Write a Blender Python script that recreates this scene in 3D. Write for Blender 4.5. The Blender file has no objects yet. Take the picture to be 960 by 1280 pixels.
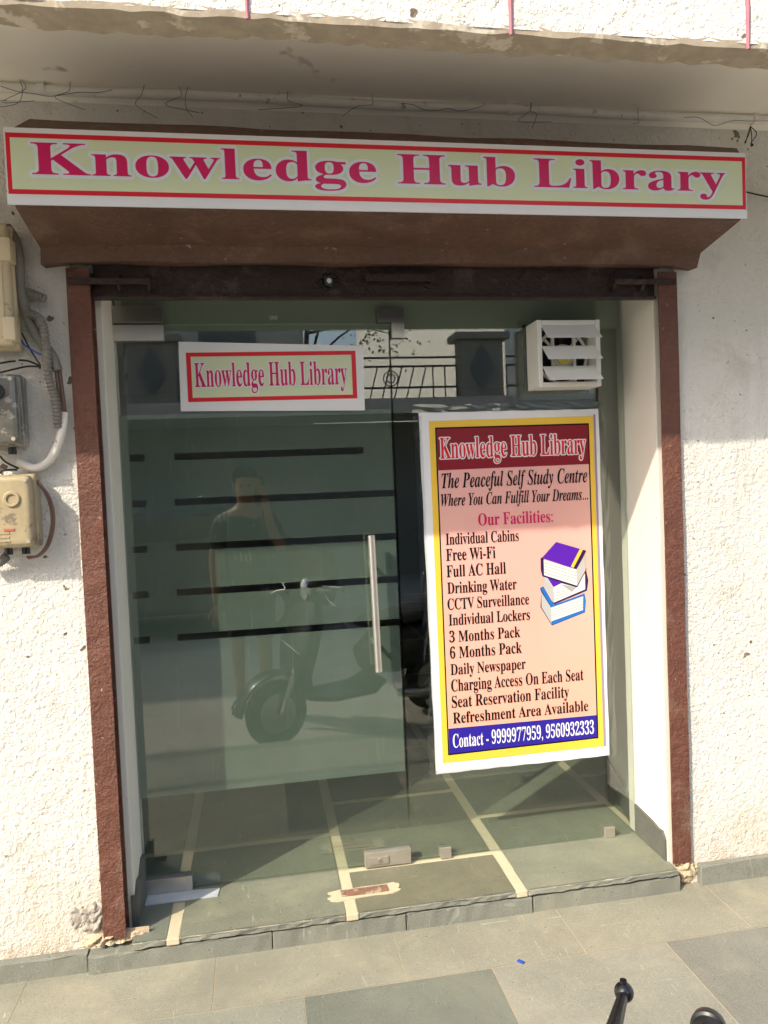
import bpy, bmesh, math, random
from math import radians, sin, cos, pi
from mathutils import Vector, Matrix

# ------------------------------------------------------------------ camera, world, sun, exposure
sc = bpy.context.scene
COL = sc.collection
YAW, PITCH, ROLL, FPX = radians(9.48316), radians(-2.26174), radians(2.34407), 940.16
CAM = Vector((0, -2.5, 1.52))
_f = Vector((sin(YAW)*cos(PITCH), cos(YAW)*cos(PITCH), sin(PITCH)))
_r = _f.cross(Vector((0, 0, 1))).normalized()
_u = _r.cross(_f)
RIGHT = _r*cos(ROLL) - _u*sin(ROLL)
UP = _r*sin(ROLL) + _u*cos(ROLL)
cd = bpy.data.cameras.new('camera')
cd.sensor_fit = 'VERTICAL'
cd.sensor_height = 24.0
cd.lens = FPX/1280*24.0
cd.clip_start = 0.05
cd.clip_end = 800
cam = bpy.data.objects.new('camera', cd)
COL.objects.link(cam)
M = Matrix((RIGHT, UP, -_f)).transposed().to_4x4()
M.translation = CAM
cam.matrix_world = M
sc.camera = cam

LIGHT = Vector((1.19, 1.0, -1.28)).normalized()      # the way sunlight travels
world = bpy.data.worlds.new('World')
sc.world = world
world.use_nodes = True
wn = world.node_tree
sky = wn.nodes.new('ShaderNodeTexSky')
sky.sky_type = 'NISHITA'
sky.sun_disc = False
sky.sun_elevation = math.asin(-LIGHT.z)
sky.sun_rotation = math.atan2(-LIGHT.x, -LIGHT.y) % (2*pi)
sky.dust_density = 3.0
sky.air_density = 1.0
wn.links.new(sky.outputs[0], wn.nodes['Background'].inputs[0])
wn.nodes['Background'].inputs[1].default_value = 0.15
sd = bpy.data.lights.new('sun', 'SUN')
sd.energy = 2.2
sd.angle = radians(0.53)
sd.color = (1.0, 0.90, 0.73)
sun = bpy.data.objects.new('sun', sd)
COL.objects.link(sun)
sun.rotation_euler = LIGHT.to_track_quat('-Z', 'Y').to_euler()
sun.location = (-6, -6, 12)
sc.view_settings.view_transform = 'Standard'
sc.view_settings.look = 'None'
sc.view_settings.exposure = 1.27
sc.view_settings.gamma = 1.0
sc.cycles.max_bounces = 12
sc.cycles.diffuse_bounces = 8
sc.cycles.transparent_max_bounces = 24
sc.cycles.use_denoising = True

# ------------------------------------------------------------------ helpers
def ray(px, py):
    return _f*FPX + RIGHT*(px-480) - UP*(py-640)
def at(px, py, axis, v):
    """the point of the plane axis=v seen at that pixel of the survey photo"""
    d = ray(px, py)
    return CAM + d*((v-CAM[axis])/d[axis])

def link(o, parent=None):
    COL.objects.link(o)
    if parent: o.parent = parent
    return o
def wpos(o):
    p = Vector(o.location)
    while o.parent:
        o = o.parent; p = p + Vector(o.location)
    return p
def tag(o, label=None, cat=None, group=None, kind=None):
    if label: o['label'] = label
    if cat: o['category'] = cat
    if group: o['group'] = group
    if kind: o['kind'] = kind
    return o
def thing(name, label, cat, loc=(0, 0, 0), group=None):
    o = bpy.data.objects.new(name, None)
    o.empty_display_size = 0.1
    o.location = loc
    link(o)
    return tag(o, label, cat, group)
def build(name, bm, m, parent=None, smooth=False):
    """link a bmesh laid out in world coordinates as one object"""
    bmesh.ops.recalc_face_normals(bm, faces=bm.faces)
    me = bpy.data.meshes.new(name)
    if parent:
        base = wpos(parent)
    else:
        xs = [v.co for v in bm.verts]
        lo = Vector((min(c.x for c in xs), min(c.y for c in xs), min(c.z for c in xs)))
        hi = Vector((max(c.x for c in xs), max(c.y for c in xs), max(c.z for c in xs)))
        base = Vector(((lo.x+hi.x)/2, (lo.y+hi.y)/2, lo.z))
    bmesh.ops.translate(bm, verts=bm.verts, vec=-base)
    bm.to_mesh(me); bm.free()
    for mm in (m if isinstance(m, (list, tuple)) else [m]):
        me.materials.append(mm)
    if smooth:
        for p in me.polygons: p.use_smooth = True
        try: me.set_sharp_from_angle(angle=radians(38))
        except Exception: pass
    o = bpy.data.objects.new(name, me)
    if not parent: o.location = base
    return link(o, parent)
def BM(): return bmesh.new()
def add_box(bm, x0, x1, y0, y1, z0, z1, bev=0.0, rot=None, seg=2, mi=0):
    vs = [bm.verts.new((x, y, z)) for x in (x0, x1) for y in (y0, y1) for z in (z0, z1)]
    fs = []
    for q in ((0,1,3,2),(4,6,7,5),(0,4,5,1),(2,3,7,6),(0,2,6,4),(1,5,7,3)):
        f = bm.faces.new([vs[i] for i in q]); f.material_index = mi; fs.append(f)
    if bev:
        es = list({e for f in fs for e in f.edges})
        r = bmesh.ops.bevel(bm, geom=es, offset=bev, segments=seg, affect='EDGES', profile=0.6)
        vs = list({v for f in r['faces'] for v in f.verts} | {v for v in vs if v.is_valid})
    if rot:
        piv, mt = rot
        bmesh.ops.rotate(bm, verts=vs, cent=piv, matrix=mt)
    return vs
def spline(pts, n=8):
    pts = [Vector(p) for p in pts]
    if len(pts) < 3: return pts
    out = []
    for i in range(len(pts)-1):
        p0 = pts[i-1] if i else pts[0]*2-pts[1]
        p1, p2 = pts[i], pts[i+1]
        p3 = pts[i+2] if i+2 < len(pts) else pts[-1]*2-pts[-2]
        for k in range(n):
            t = k/n
            out.append(0.5*((2*p1)+(p2-p0)*t+(2*p0-5*p1+4*p2-p3)*t*t+(3*p1-p0-3*p2+p3)*t**3))
    out.append(pts[-1])
    return out
def add_tube(bm, pts, r, n=10, caps=True):
    """r: number or function of (index, count)"""
    pts = [Vector(p) for p in pts]
    N = len(pts)
    prev = None; rings = []
    nrm = None
    for i, p in enumerate(pts):
        t = (pts[min(i+1, N-1)]-pts[max(i-1, 0)])
        if t.length < 1e-9: t = Vector((0, 0, 1))
        t.normalize()
        if nrm is None:
            a = Vector((0, 0, 1)) if abs(t.z) < .9 else Vector((1, 0, 0))
            nrm = t.cross(a).normalized()
        else:
            nrm = (nrm - t*nrm.dot(t)).normalized()
        b = t.cross(nrm)
        rr = r(i, N) if callable(r) else r
        rings.append([bm.verts.new(p+(nrm*cos(2*pi*k/n)+b*sin(2*pi*k/n))*rr) for k in range(n)])
    for i in range(N-1):
        for k in range(n):
            bm.faces.new((rings[i][k], rings[i][(k+1)%n], rings[i+1][(k+1)%n], rings[i+1][k]))
    if caps:
        bm.faces.new(rings[0][::-1]); bm.faces.new(rings[-1])
def add_cyl(bm, a, b, r, n=24, r2=None):
    add_tube(bm, [a, b], (lambda i, N: r if i == 0 else (r if r2 is None else r2)), n)
def add_lathe(bm, c, axis, prof, n=24):
    """prof: list of (distance along axis, radius)"""
    axis = Vector(axis).normalized()
    a = Vector((0, 0, 1)) if abs(axis.z) < .9 else Vector((1, 0, 0))
    u = axis.cross(a).normalized(); w = axis.cross(u)
    rings = [[bm.verts.new(Vector(c)+axis*h+(u*cos(2*pi*k/n)+w*sin(2*pi*k/n))*r) for k in range(n)] for h, r in prof]
    for i in range(len(rings)-1):
        for k in range(n):
            bm.faces.new((rings[i][k], rings[i][(k+1)%n], rings[i+1][(k+1)%n], rings[i+1][k]))
    bm.faces.new(rings[0][::-1]); bm.faces.new(rings[-1])
def add_prism(bm, poly, axis, a, b, mi=0):
    """poly: 2-D points; axis 0: (y,z) along x, 1: (x,z) along y, 2: (x,y) along z"""
    def P(p, h):
        return ((h, p[0], p[1]), (p[0], h, p[1]), (p[0], p[1], h))[axis]
    A = [bm.verts.new(P(p, a)) for p in poly]
    B = [bm.verts.new(P(p, b)) for p in poly]
    n = len(poly)
    fs = [bm.faces.new(A[::-1]), bm.faces.new(B)]
    for i in range(n):
        fs.append(bm.faces.new((A[i], A[(i+1)%n], B[(i+1)%n], B[i])))
    for f in fs: f.material_index = mi
    return A+B
def add_sheet(bm, pts, mi=0):
    f = bm.faces.new([bm.verts.new(p) for p in pts]); f.material_index = mi
    return f
def add_ball(bm, c, r, sub=2, scale=(1, 1, 1)):
    res = bmesh.ops.create_icosphere(bm, subdivisions=sub, radius=r)
    for v in res['verts']:
        v.co = Vector((v.co.x*scale[0], v.co.y*scale[1], v.co.z*scale[2])) + Vector(c)
    return res['verts']

# ------------------------------------------------------------------ materials
def new_mat(name):
    m = bpy.data.materials.new(name); m.use_nodes = True
    nt = m.node_tree
    return m, nt, nt.nodes['Principled BSDF']
def N(nt, t, **kw):
    n = nt.nodes.new(t)
    for k, v in kw.items(): setattr(n, k, v)
    return n
def noise(nt, scale, detail=4, rough=.55, vec=None, dist=0.0):
    n = N(nt, 'ShaderNodeTexNoise')
    n.inputs['Scale'].default_value = scale; n.inputs['Detail'].default_value = detail
    n.inputs['Roughness'].default_value = rough; n.inputs['Distortion'].default_value = dist
    if vec: nt.links.new(vec, n.inputs['Vector'])
    return n.outputs['Fac']
def ramp(nt, fac, p0, p1, c0=(0, 0, 0, 1), c1=(1, 1, 1, 1)):
    r = N(nt, 'ShaderNodeValToRGB')
    r.color_ramp.elements[0].position = p0; r.color_ramp.elements[1].position = p1
    r.color_ramp.elements[0].color = c0; r.color_ramp.elements[1].color = c1
    nt.links.new(fac, r.inputs[0])
    return r.outputs[0]
def mixc(nt, fac, a, b, mode='MIX'):
    n = N(nt, 'ShaderNodeMix', data_type='RGBA', blend_type=mode)
    for i, v in ((0, fac), (6, a), (7, b)):
        if isinstance(v, bpy.types.NodeSocket): nt.links.new(v, n.inputs[i])
        elif i == 0: n.inputs[0].default_value = v
        else: n.inputs[i].default_value = (v[0], v[1], v[2], 1)
    return n.outputs[2]
def coords(nt, scale=None):
    t = N(nt, 'ShaderNodeTexCoord').outputs['Object']
    if scale:
        mp = N(nt, 'ShaderNodeMapping'); mp.inputs['Scale'].default_value = scale
        nt.links.new(t, mp.inputs['Vector']); t = mp.outputs[0]
    return t
def bump(nt, h, strength, dist, prev=None):
    b = N(nt, 'ShaderNodeBump')
    b.inputs['Strength'].default_value = strength; b.inputs['Distance'].default_value = dist
    nt.links.new(h, b.inputs['Height'])
    if prev: nt.links.new(prev, b.inputs['Normal'])
    return b.outputs[0]
def simple(name, col, rough=.5, metal=0.0, var=.12, scale=14, bmp=0.0, bscale=120, spec=.5, dirt=None, coat=0.0):
    """a base colour broken by soft noise, optional fine bump, optional specks"""
    m, nt, p = new_mat(name)
    v = coords(nt)
    n = noise(nt, scale, 5, .6, v)
    lo = [c*(1-var) for c in col]; hi = [min(1, c*(1+var)) for c in col]
    c = mixc(nt, n, lo, hi)
    if dirt:
        s = ramp(nt, noise(nt, dirt[1], 4, .7, v), dirt[2], dirt[2]+.06)
        c = mixc(nt, s, c, dirt[0])
    nt.links.new(c, p.inputs['Base Color'])
    p.inputs['Roughness'].default_value = rough
    p.inputs['Metallic'].default_value = metal
    p.inputs['Specular IOR Level'].default_value = spec
    p.inputs['Coat Weight'].default_value = coat
    if bmp:
        nt.links.new(bump(nt, noise(nt, bscale, 3, .6, v), bmp, .002), p.inputs['Normal'])
    return m

def plaster(name, a, b, dust=True, strength=.9, grain=95):
    m, nt, p = new_mat(name)
    v = coords(nt)
    c = mixc(nt, ramp(nt, noise(nt, 1.6, 5, .62, v), .3, .7), a, b)
    streak = noise(nt, 1.0, 6, .65, coords(nt, (5, 5, .7)))
    c = mixc(nt, ramp(nt, streak, .55, .8), c, [x*.80 for x in a])
    specks = ramp(nt, noise(nt, 19, 2, .5, v), .695, .715)
    c = mixc(nt, specks, c, (.17, .14, .115))
    pitd = ramp(nt, noise(nt, 62, 2, .5, v), .71, .73)
    c = mixc(nt, pitd, c, (.22, .19, .16))
    grime = ramp(nt, noise(nt, 4.5, 7, .72, v, .4), .54, .76)
    c = mixc(nt, grime, c, [a[0]*.80, a[1]*.78, a[2]*.74])
    chips = ramp(nt, noise(nt, 11, 3, .6, v), .73, .75)
    c = mixc(nt, chips, c, (.34, .32, .29))
    if dust:
        sx = N(nt, 'ShaderNodeSeparateXYZ'); g = N(nt, 'ShaderNodeNewGeometry')
        nt.links.new(g.outputs['Position'], sx.inputs[0])
        mr = N(nt, 'ShaderNodeMapRange'); nt.links.new(sx.outputs[2], mr.inputs[0])
        mr.inputs[1].default_value = .36; mr.inputs[2].default_value = .02
        k = N(nt, 'ShaderNodeMath', operation='MULTIPLY')
        nt.links.new(mr.outputs[0], k.inputs[0]); nt.links.new(ramp(nt, noise(nt, 5, 5, .7, v), .25, .75), k.inputs[1])
        c = mixc(nt, k.outputs[0], c, (.50, .34, .19))
    nt.links.new(c, p.inputs['Base Color'])
    p.inputs['Roughness'].default_value = .9
    p.inputs['Specular IOR Level'].default_value = .2
    b1 = bump(nt, noise(nt, grain*.42, 2, .5, v), strength*.8, .010)
    b2 = bump(nt, noise(nt, grain*1.25, 4, .65, v), strength, .006, b1)
    pits = ramp(nt, noise(nt, grain*.75, 3, .6, v, .3), .30, .62)
    b3 = bump(nt, pits, strength*.5, .005, b2)
    nt.links.new(b3, p.inputs['Normal'])
    return m

def kota(name, col, tone=True, rough=.55):
    m, nt, p = new_mat(name)
    v = coords(nt)
    c = mixc(nt, ramp(nt, noise(nt, 2.2, 6, .65, v), .3, .7), [x*.82 for x in col], [x*1.14 for x in col])
    c = mixc(nt, ramp(nt, noise(nt, 260, 3, .7, v), .35, .65), [0.80]*3, [1.15]*3) if False else c
    fine = ramp(nt, noise(nt, 210, 3, .75, v), .3, .7, (.74, .74, .74, 1), (1.22, 1.22, 1.20, 1))
    c = mixc(nt, 1.0, c, fine, 'MULTIPLY')
    dust = ramp(nt, noise(nt, 3.1, 6, .7, v, .6), .48, .75)
    c = mixc(nt, dust, c, (col[0]*1.28, col[1]*1.23, col[2]*1.13))
    grit = ramp(nt, noise(nt, 75, 2, .5, v), .70, .74)
    c = mixc(nt, grit, c, [x*.55 for x in col])
    sc0 = ramp(nt, noise(nt, 7, 2, .5, coords(nt, (13, 1.5, 1)), 1.5), .69, .72)
    c = mixc(nt, sc0, c, [min(1, x*1.4) for x in col])
    damp = ramp(nt, noise(nt, 1.7, 7, .7, v, .8), .52, .78)
    c = mixc(nt, damp, c, [x*.80 for x in col])
    sc1 = ramp(nt, noise(nt, 9, 2, .5, coords(nt, (1, 14, 1)), 1.2), .70, .73)
    c = mixc(nt, sc1, c, [min(1, x*1.35) for x in col])
    if tone:
        a = N(nt, 'ShaderNodeAttribute'); a.attribute_name = 'tone'
        c = mixc(nt, 1.0, c, a.outputs['Color'], 'MULTIPLY')
    nt.links.new(c, p.inputs['Base Color'])
    p.inputs['Roughness'].default_value = rough
    p.inputs['Specular IOR Level'].default_value = .35
    b = bump(nt, noise(nt, 60, 5, .7, v), .25, .002)
    nt.links.new(b, p.inputs['Normal'])
    return m

def paint(name, col, edge, rough=.42):
    """old brown oil paint on steel with worn pale flecks"""
    m, nt, p = new_mat(name)
    v = coords(nt)
    c = mixc(nt, ramp(nt, noise(nt, 6, 6, .65, v), .3, .72), [x*.55 for x in col], [x*1.3 for x in col])
    c = mixc(nt, ramp(nt, noise(nt, 55, 5, .7, v), .35, .7), [x*.6 for x in col], c)
    f = ramp(nt, noise(nt, 40, 5, .65, v), .66, .70)
    c = mixc(nt, f, c, edge)
    d = ramp(nt, noise(nt, 3, 6, .7, v), .55, .8)
    c = mixc(nt, d, c, (.23, .17, .13))
    nt.links.new(c, p.inputs['Base Color'])
    nt.links.new(ramp(nt, noise(nt, 12, 4, .6, v), .3, .7, (rough-.1,)*3+(1,), (rough+.2,)*3+(1,)), p.inputs['Roughness'])
    b = bump(nt, noise(nt, 110, 5, .7, v), 1.0, .005)
    b = bump(nt, noise(nt, 24, 5, .65, v), .9, .012, b)
    nt.links.new(b, p.inputs['Normal'])
    return m

def flat(name, col, rough=.4, spec=.4, coat=0.0):
    m, nt, p = new_mat(name)
    p.inputs['Base Color'].default_value = (*col, 1)
    p.inputs['Roughness'].default_value = rough
    p.inputs['Specular IOR Level'].default_value = spec
    p.inputs['Coat Weight'].default_value = coat
    return m

def glass(name, tint, f0):
    """thin clear pane: coloured transmission and a Schlick mirror on each face"""
    m, nt, p = new_mat(name)
    nt.nodes.remove(p)
    out = nt.nodes['Material Output']
    g = N(nt, 'ShaderNodeNewGeometry')
    d = N(nt, 'ShaderNodeVectorMath', operation='DOT_PRODUCT')
    nt.links.new(g.outputs['Incoming'], d.inputs[0]); nt.links.new(g.outputs['True Normal'], d.inputs[1])
    def mth(op, a, b=None):
        n = N(nt, 'ShaderNodeMath', operation=op)
        for i, x in enumerate((a, b)):
            if x is None: continue
            if isinstance(x, bpy.types.NodeSocket): nt.links.new(x, n.inputs[i])
            else: n.inputs[i].default_value = x
        return n.outputs[0]
    c = mth('ABSOLUTE', d.outputs['Value'])
    p5 = mth('POWER', mth('SUBTRACT', 1.0, c), 5.0)
    F = mth('ADD', mth('MULTIPLY', p5, 1-f0), f0)
    tr = N(nt, 'ShaderNodeBsdfTransparent'); tr.inputs[0].default_value = (*tint, 1)
    gl = N(nt, 'ShaderNodeBsdfGlossy'); gl.inputs['Roughness'].default_value = 0.0
    gl.inputs['Color'].default_value = (.97, 1, .98, 1)
    mx = N(nt, 'ShaderNodeMixShader')
    nt.links.new(F, mx.inputs[0]); nt.links.new(tr.outputs[0], mx.inputs[1]); nt.links.new(gl.outputs[0], mx.inputs[2])
    nt.links.new(mx.outputs[0], out.inputs[0])
    return m

def frosted(name, col, clear):
    m, nt, p = new_mat(name)
    nt.nodes.remove(p)
    out = nt.nodes['Material Output']
    v = coords(nt)
    c = mixc(nt, ramp(nt, noise(nt, 2.5, 6, .65, v), .3, .7), [x*.86 for x in col], [x*1.1 for x in col])
    c = mixc(nt, ramp(nt, noise(nt, 8, 3, .6, coords(nt, (6, 6, .5)), .5), .6, .8), c, [x*1.25 for x in col])
    tr = N(nt, 'ShaderNodeBsdfTransparent'); tr.inputs[0].default_value = (.92, .97, .94, 1)
    df = N(nt, 'ShaderNodeBsdfDiffuse'); tl = N(nt, 'ShaderNodeBsdfTranslucent')
    nt.links.new(c, df.inputs[0]); nt.links.new(c, tl.inputs[0])
    m1 = N(nt, 'ShaderNodeMixShader'); m1.inputs[0].default_value = .35
    nt.links.new(df.outputs[0], m1.inputs[1]); nt.links.new(tl.outputs[0], m1.inputs[2])
    m2 = N(nt, 'ShaderNodeMixShader'); m2.inputs[0].default_value = clear
    nt.links.new(m1.outputs[0], m2.inputs[1]); nt.links.new(tr.outputs[0], m2.inputs[2])
    nt.links.new(m2.outputs[0], out.inputs[0])
    return m

MT = {}
MT['stucco'] = plaster('rough_cream_stucco', (.71, .69, .635), (.79, .77, .725))
MT['stucco_top'] = plaster('upper_stucco', (.76, .73, .66), (.82, .79, .73), dust=False, grain=70)
MT['smooth_white'] = simple('smooth_white_plaster', (.72, .69, .62), .8, var=.06, scale=5, bmp=.25, bscale=30, dirt=((.42, .39, .34), 12, .70))
MT['soffit'] = simple('soffit_whitewash', (.92, .87, .77), .85, var=.05, scale=4, bmp=.3, bscale=40, dirt=((.50, .43, .33), 3, .62))
MT['raw'] = simple('raw_concrete', (.40, .34, .26), .95, var=.35, scale=22, bmp=1.0, bscale=45, dirt=((.62, .56, .46), 9, .56))
MT['brown'] = paint('brown_oil_paint', (.19, .068, .042), (.40, .27, .20))
MT['brown_hood'] = paint('brown_hood_paint', (.175, .088, .058), (.36, .26, .20), .6)
MT['dark_brown'] = paint('dark_brown_grease', (.040, .018, .013), (.16, .11, .09))
MT['kota'] = kota('kota_pavement', (.275, .267, .222))
MT['kota_floor'] = kota('kota_floor', (.205, .215, .165))
MT['kota_edge'] = kota('kota_edge', (.20, .205, .175), tone=False, rough=.7)
MT['kota_dark'] = kota('kota_skirting', (.115, .12, .105), tone=False, rough=.6)
MT['strip'] = simple('cream_floor_strip', (.55, .49, .34), .6, var=.15, scale=60, dirt=((.30, .27, .20), 40, .66))
MT['mortar'] = simple('sandy_mortar', (.50, .40, .27), .95, var=.3, scale=30, bmp=.9, bscale=70)
MT['glass'] = glass('green_glass', (.925, .955, .935), .08)
MT['clear'] = glass('clear_acrylic', (.93, .96, .94), .05)
MT['film'] = frosted('frosted_film', (.275, .345, .295), .40)
MT['steel'] = simple('brushed_steel', (.66, .64, .60), .42, 1.0, var=.08, scale=40)
MT['steel_dull'] = simple('satin_steel', (.46, .45, .42), .36, 1.0, var=.1, scale=30)
MT['steel_dirty'] = simple('dusty_steel', (.52, .48, .41), .5, .7, var=.15, scale=20)
MT['white_plastic'] = simple('white_plastic', (.78, .77, .73), .45, var=.05, scale=8, dirt=((.55, .50, .42), 25, .70))
MT['cream_plastic'] = simple('cream_meter_plastic', (.62, .52, .35), .5, var=.1, scale=12, dirt=((.40, .32, .2), 18, .62))
MT['old_plastic'] = simple('yellowed_plastic', (.42, .345, .215), .3, var=.35, scale=18, dirt=((.22, .18, .13), 16, .56), spec=.6)
MT['smoky'] = simple('smoky_plastic', (.12, .115, .10), .22, var=.6, scale=22, spec=.8, dirt=((.30, .28, .24), 20, .56), coat=.5)
MT['grey_pipe'] = simple('grey_conduit', (.20, .19, .165), .6, var=.2, scale=20)
MT['pvc'] = simple('painted_pvc', (.80, .77, .70), .6, var=.12, scale=20, dirt=((.35, .3, .24), 25, .62))
MT['black'] = simple('black_plastic', (.014, .014, .015), .35, var=.2)
MT['rubber'] = simple('tyre_rubber', (.02, .02, .02), .75, var=.2)
MT['void'] = simple('dark_interior', (.05, .055, .05), .9, var=.2)
MT['inside_wall'] = simple('green_white_wall', (.34, .38, .33), .8, var=.06, scale=4)
MT['inside_dark'] = simple('interior_paint', (.42, .44, .41), .85, var=.1)
MT['wire'] = flat('wire_black', (.02, .018, .016), .6)
MT['blue'] = flat('wire_blue', (.03, .10, .42), .5)
MT['wire_brown'] = flat('wire_brown', (.17, .10, .075), .5)
MT['chrome'] = simple('chrome', (.8, .8, .8), .08, 1.0, var=.02)
MT['rust'] = simple('rusty_iron', (.23, .12, .075), .9, var=.4, scale=40, bmp=.5, dirt=((.36, .30, .24), 30, .55))
MT['pink'] = simple('pink_groove_paint', (.42, .16, .20), .8, var=.3, scale=20)
MT['p_white'] = simple('print_white', (.80, .80, .82), .35, var=.02, scale=3)
MT['p_red'] = flat('print_red', (.72, .012, .03), .35)
MT['p_crimson'] = flat('print_crimson', (.66, .006, .12), .35)
MT['p_green'] = simple('print_pale_green', (.68, .75, .51), .35, var=.05, scale=2)
MT['p_halo'] = flat('print_halo', (.76, .82, .86), .35)
MT['p_yellow'] = flat('print_yellow', (.86, .56, .06), .35)
MT['p_black'] = flat('print_black', (.006, .005, .007), .55, .1)
MT['p_maroon'] = flat('print_maroon', (.24, .008, .02), .35)
MT['p_blue'] = flat('print_blue', (.022, .012, .30), .35)
MT['p_mauve'] = flat('print_mauve', (.33, .26, .36), .35)
MT['p_purple'] = flat('print_purple', (.10, .012, .42), .35)
MT['p_darkpurple'] = flat('print_dark_purple', (.03, .006, .075), .35)
MT['p_bookblue'] = flat('print_book_blue', (.012, .16, .55), .35)
MT['p_bookdark'] = flat('print_book_navy', (.01, .03, .13), .35)
MT['p_page'] = flat('print_page', (.78, .78, .74), .35)
MT['p_pageline'] = flat('print_page_line', (.38, .38, .38), .35)
MT['p_pageshade'] = flat('print_page_shade', (.52, .52, .50), .35)
MT['p_pink'] = flat('print_pink', (.85, .30, .32), .35)

def peach():
    m, nt, p = new_mat('print_peach')
    v = coords(nt)
    n = noise(nt, 1.1, 3, .5, v)
    g = N(nt, 'ShaderNodeTexCoord').outputs['Generated']
    s = N(nt, 'ShaderNodeSeparateXYZ'); nt.links.new(g, s.inputs[0])
    c = mixc(nt, s.outputs[2], (.88, .43, .31), (.80, .42, .40))
    c = mixc(nt, ramp(nt, n, .45, .8), c, (.86, .50, .42))
    nt.links.new(c, p.inputs['Base Color']); p.inputs['Roughness'].default_value = .35
    return m
MT['p_peach'] = peach()

# ------------------------------------------------------------------ lettering (built-in font, bold roman and italic sets)
def styled(s, kind):
    base = {'roman': (0x1D400, 0x1D41A, 0x1D7CE), 'italic': (0x1D468, 0x1D482, 0x1D7CE), 'sans': (0x1D5D4, 0x1D5EE, 0x1D7EC)}[kind]
    o = ''
    for ch in s:
        if 'A' <= ch <= 'Z': o += chr(base[0]+ord(ch)-65)
        elif 'a' <= ch <= 'z': o += chr(base[1]+ord(ch)-97)
        elif '0' <= ch <= '9': o += chr(base[2]+ord(ch)-48)
        else: o += ch
    return o
_dg = None
def text_mesh(s, kind, offset):
    cu = bpy.data.curves.new('lettering', 'FONT')
    cu.body = styled(s, kind); cu.offset = offset; cu.resolution_u = 4
    o = bpy.data.objects.new('lettering', cu)
    COL.objects.link(o)
    dg = bpy.context.evaluated_depsgraph_get()
    me = bpy.data.meshes.new_from_object(o.evaluated_get(dg))
    bpy.data.objects.remove(o)
    return me
def add_text(bm, s, kind, x0, x1, zb, cap, y, offset=0.0, shear=0.0):
    """lay s on the plane y, from x0 to x1 on baseline zb with capital height cap"""
    ref = text_mesh(s, kind, 0.0)
    xs = [v.co.x for v in ref.vertices]
    capm = text_mesh('H', kind, 0.0)
    ch = max(v.co.y for v in capm.vertices)
    sx = (x1-x0)/(max(xs)-min(xs)); sy = cap/ch; mn = min(xs)
    me = text_mesh(s, kind, offset) if offset else ref
    vs = [bm.verts.new((x0+(v.co.x-mn)*sx, y, zb+v.co.y*sy)) for v in me.vertices]
    for p in me.polygons:
        try: bm.faces.new([vs[i] for i in p.vertices])
        except ValueError: pass
def add_halo(bm, s, kind, x0, x1, zb, cap, y, r, n=14, fill=0):
    for k in range(n):
        a = 2*pi*k/n
        dx, dz = cos(a)*r, sin(a)*r
        add_text(bm, s, kind, x0+dx, x1+dx, zb+dz, cap, y-.00003*k)
def plane_rect(bm, x0, x1, z0, z1, y, mi=0):
    add_sheet(bm, [(x0, y, z0), (x1, y, z0), (x1, y, z1), (x0, y, z1)], mi)
def frame_rect(bm, x0, x1, z0, z1, y, t, mi=0, tz=None):
    tz = tz or t
    plane_rect(bm, x0, x1, z1-tz, z1, y, mi); plane_rect(bm, x0, x1, z0, z0+tz, y, mi)
    plane_rect(bm, x0, x0+t, z0+tz, z1-tz, y, mi); plane_rect(bm, x1-t, x1, z0+tz, z1-tz, y, mi)

rnd = random.Random(7)
FL = .085           # floor level inside
SR = -.15           # street level

# ================================================================== the setting
def slabs(name, cells, z, m, base_z, base_mat, ext):
    bm = BM()
    lay = bm.loops.layers.color.new('tone')
    for (x0, x1, y0, y1, t) in cells:
        f = add_sheet(bm, [(x0, y0, z), (x1, y0, z), (x1, y1, z), (x0, y1, z)])
        for l in f.loops: l[lay] = (t[0], t[1], t[2], 1)
    f = add_sheet(bm, [(ext[0], ext[2], base_z), (ext[1], ext[2], base_z), (ext[1], ext[3], base_z), (ext[0], ext[3], base_z)], 1)
    for l in f.loops: l[lay] = (1, 1, 1, 1)
    o = build(name, bm, [m, base_mat])
    return tag(o, kind='structure')
cells = []
g = .0012
def tone(i):
    r = random.Random(i*31+5)
    v = r.uniform(.88, 1.10); w = r.uniform(-.03, .03)
    return (v+w, v, v-w)
ys = [(-.30, 0.02), (-.90, -.30), (-1.40, -.90)]
for k, (y0, y1) in enumerate(ys):
    off = (.38, .066, .30)[k]
    for i in range(-10, 12):
        w = .582
        x0 = off+i*w; x1 = x0+w
        t = tone(i*7+k)
        if k == 1 and i == 0: t = (.80, .84, .84)
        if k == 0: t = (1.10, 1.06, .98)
        if k == 2: t = (1.75, 1.75, 1.8)  # outer row, out of view, made paler to bounce light onto the soffit
        cells.append((x0+g, x1-g, y0+g, y1-g, t))
slabs('pavement', cells, 0.0, MT['kota'], -.0012, MT['mortar'], (-6, 8, -1.40, .02))
bm = BM(); add_box(bm, -6, 8, -1.52, -1.40, -.30, -.004, .012)
tag(build('kerb', bm, MT['kota_edge']), kind='structure')
asphalt = simple('pale_road', (.40, .37, .31), .9, var=.25, scale=3, bmp=.6, bscale=160, dirt=((.47, .43, .36), 1.2, .56))  # pale colour, lightened to throw sunlight back up at the soffit
bm = BM(); add_sheet(bm, [(-300, -300, SR), (300, -300, SR), (300, -1.46, SR), (-300, -1.46, SR)])
add_sheet(bm, [(-300, 9, SR), (300, 9, SR), (300, 300, SR), (-300, 300, SR)])
tag(build('road', bm, asphalt), kind='structure')

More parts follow.
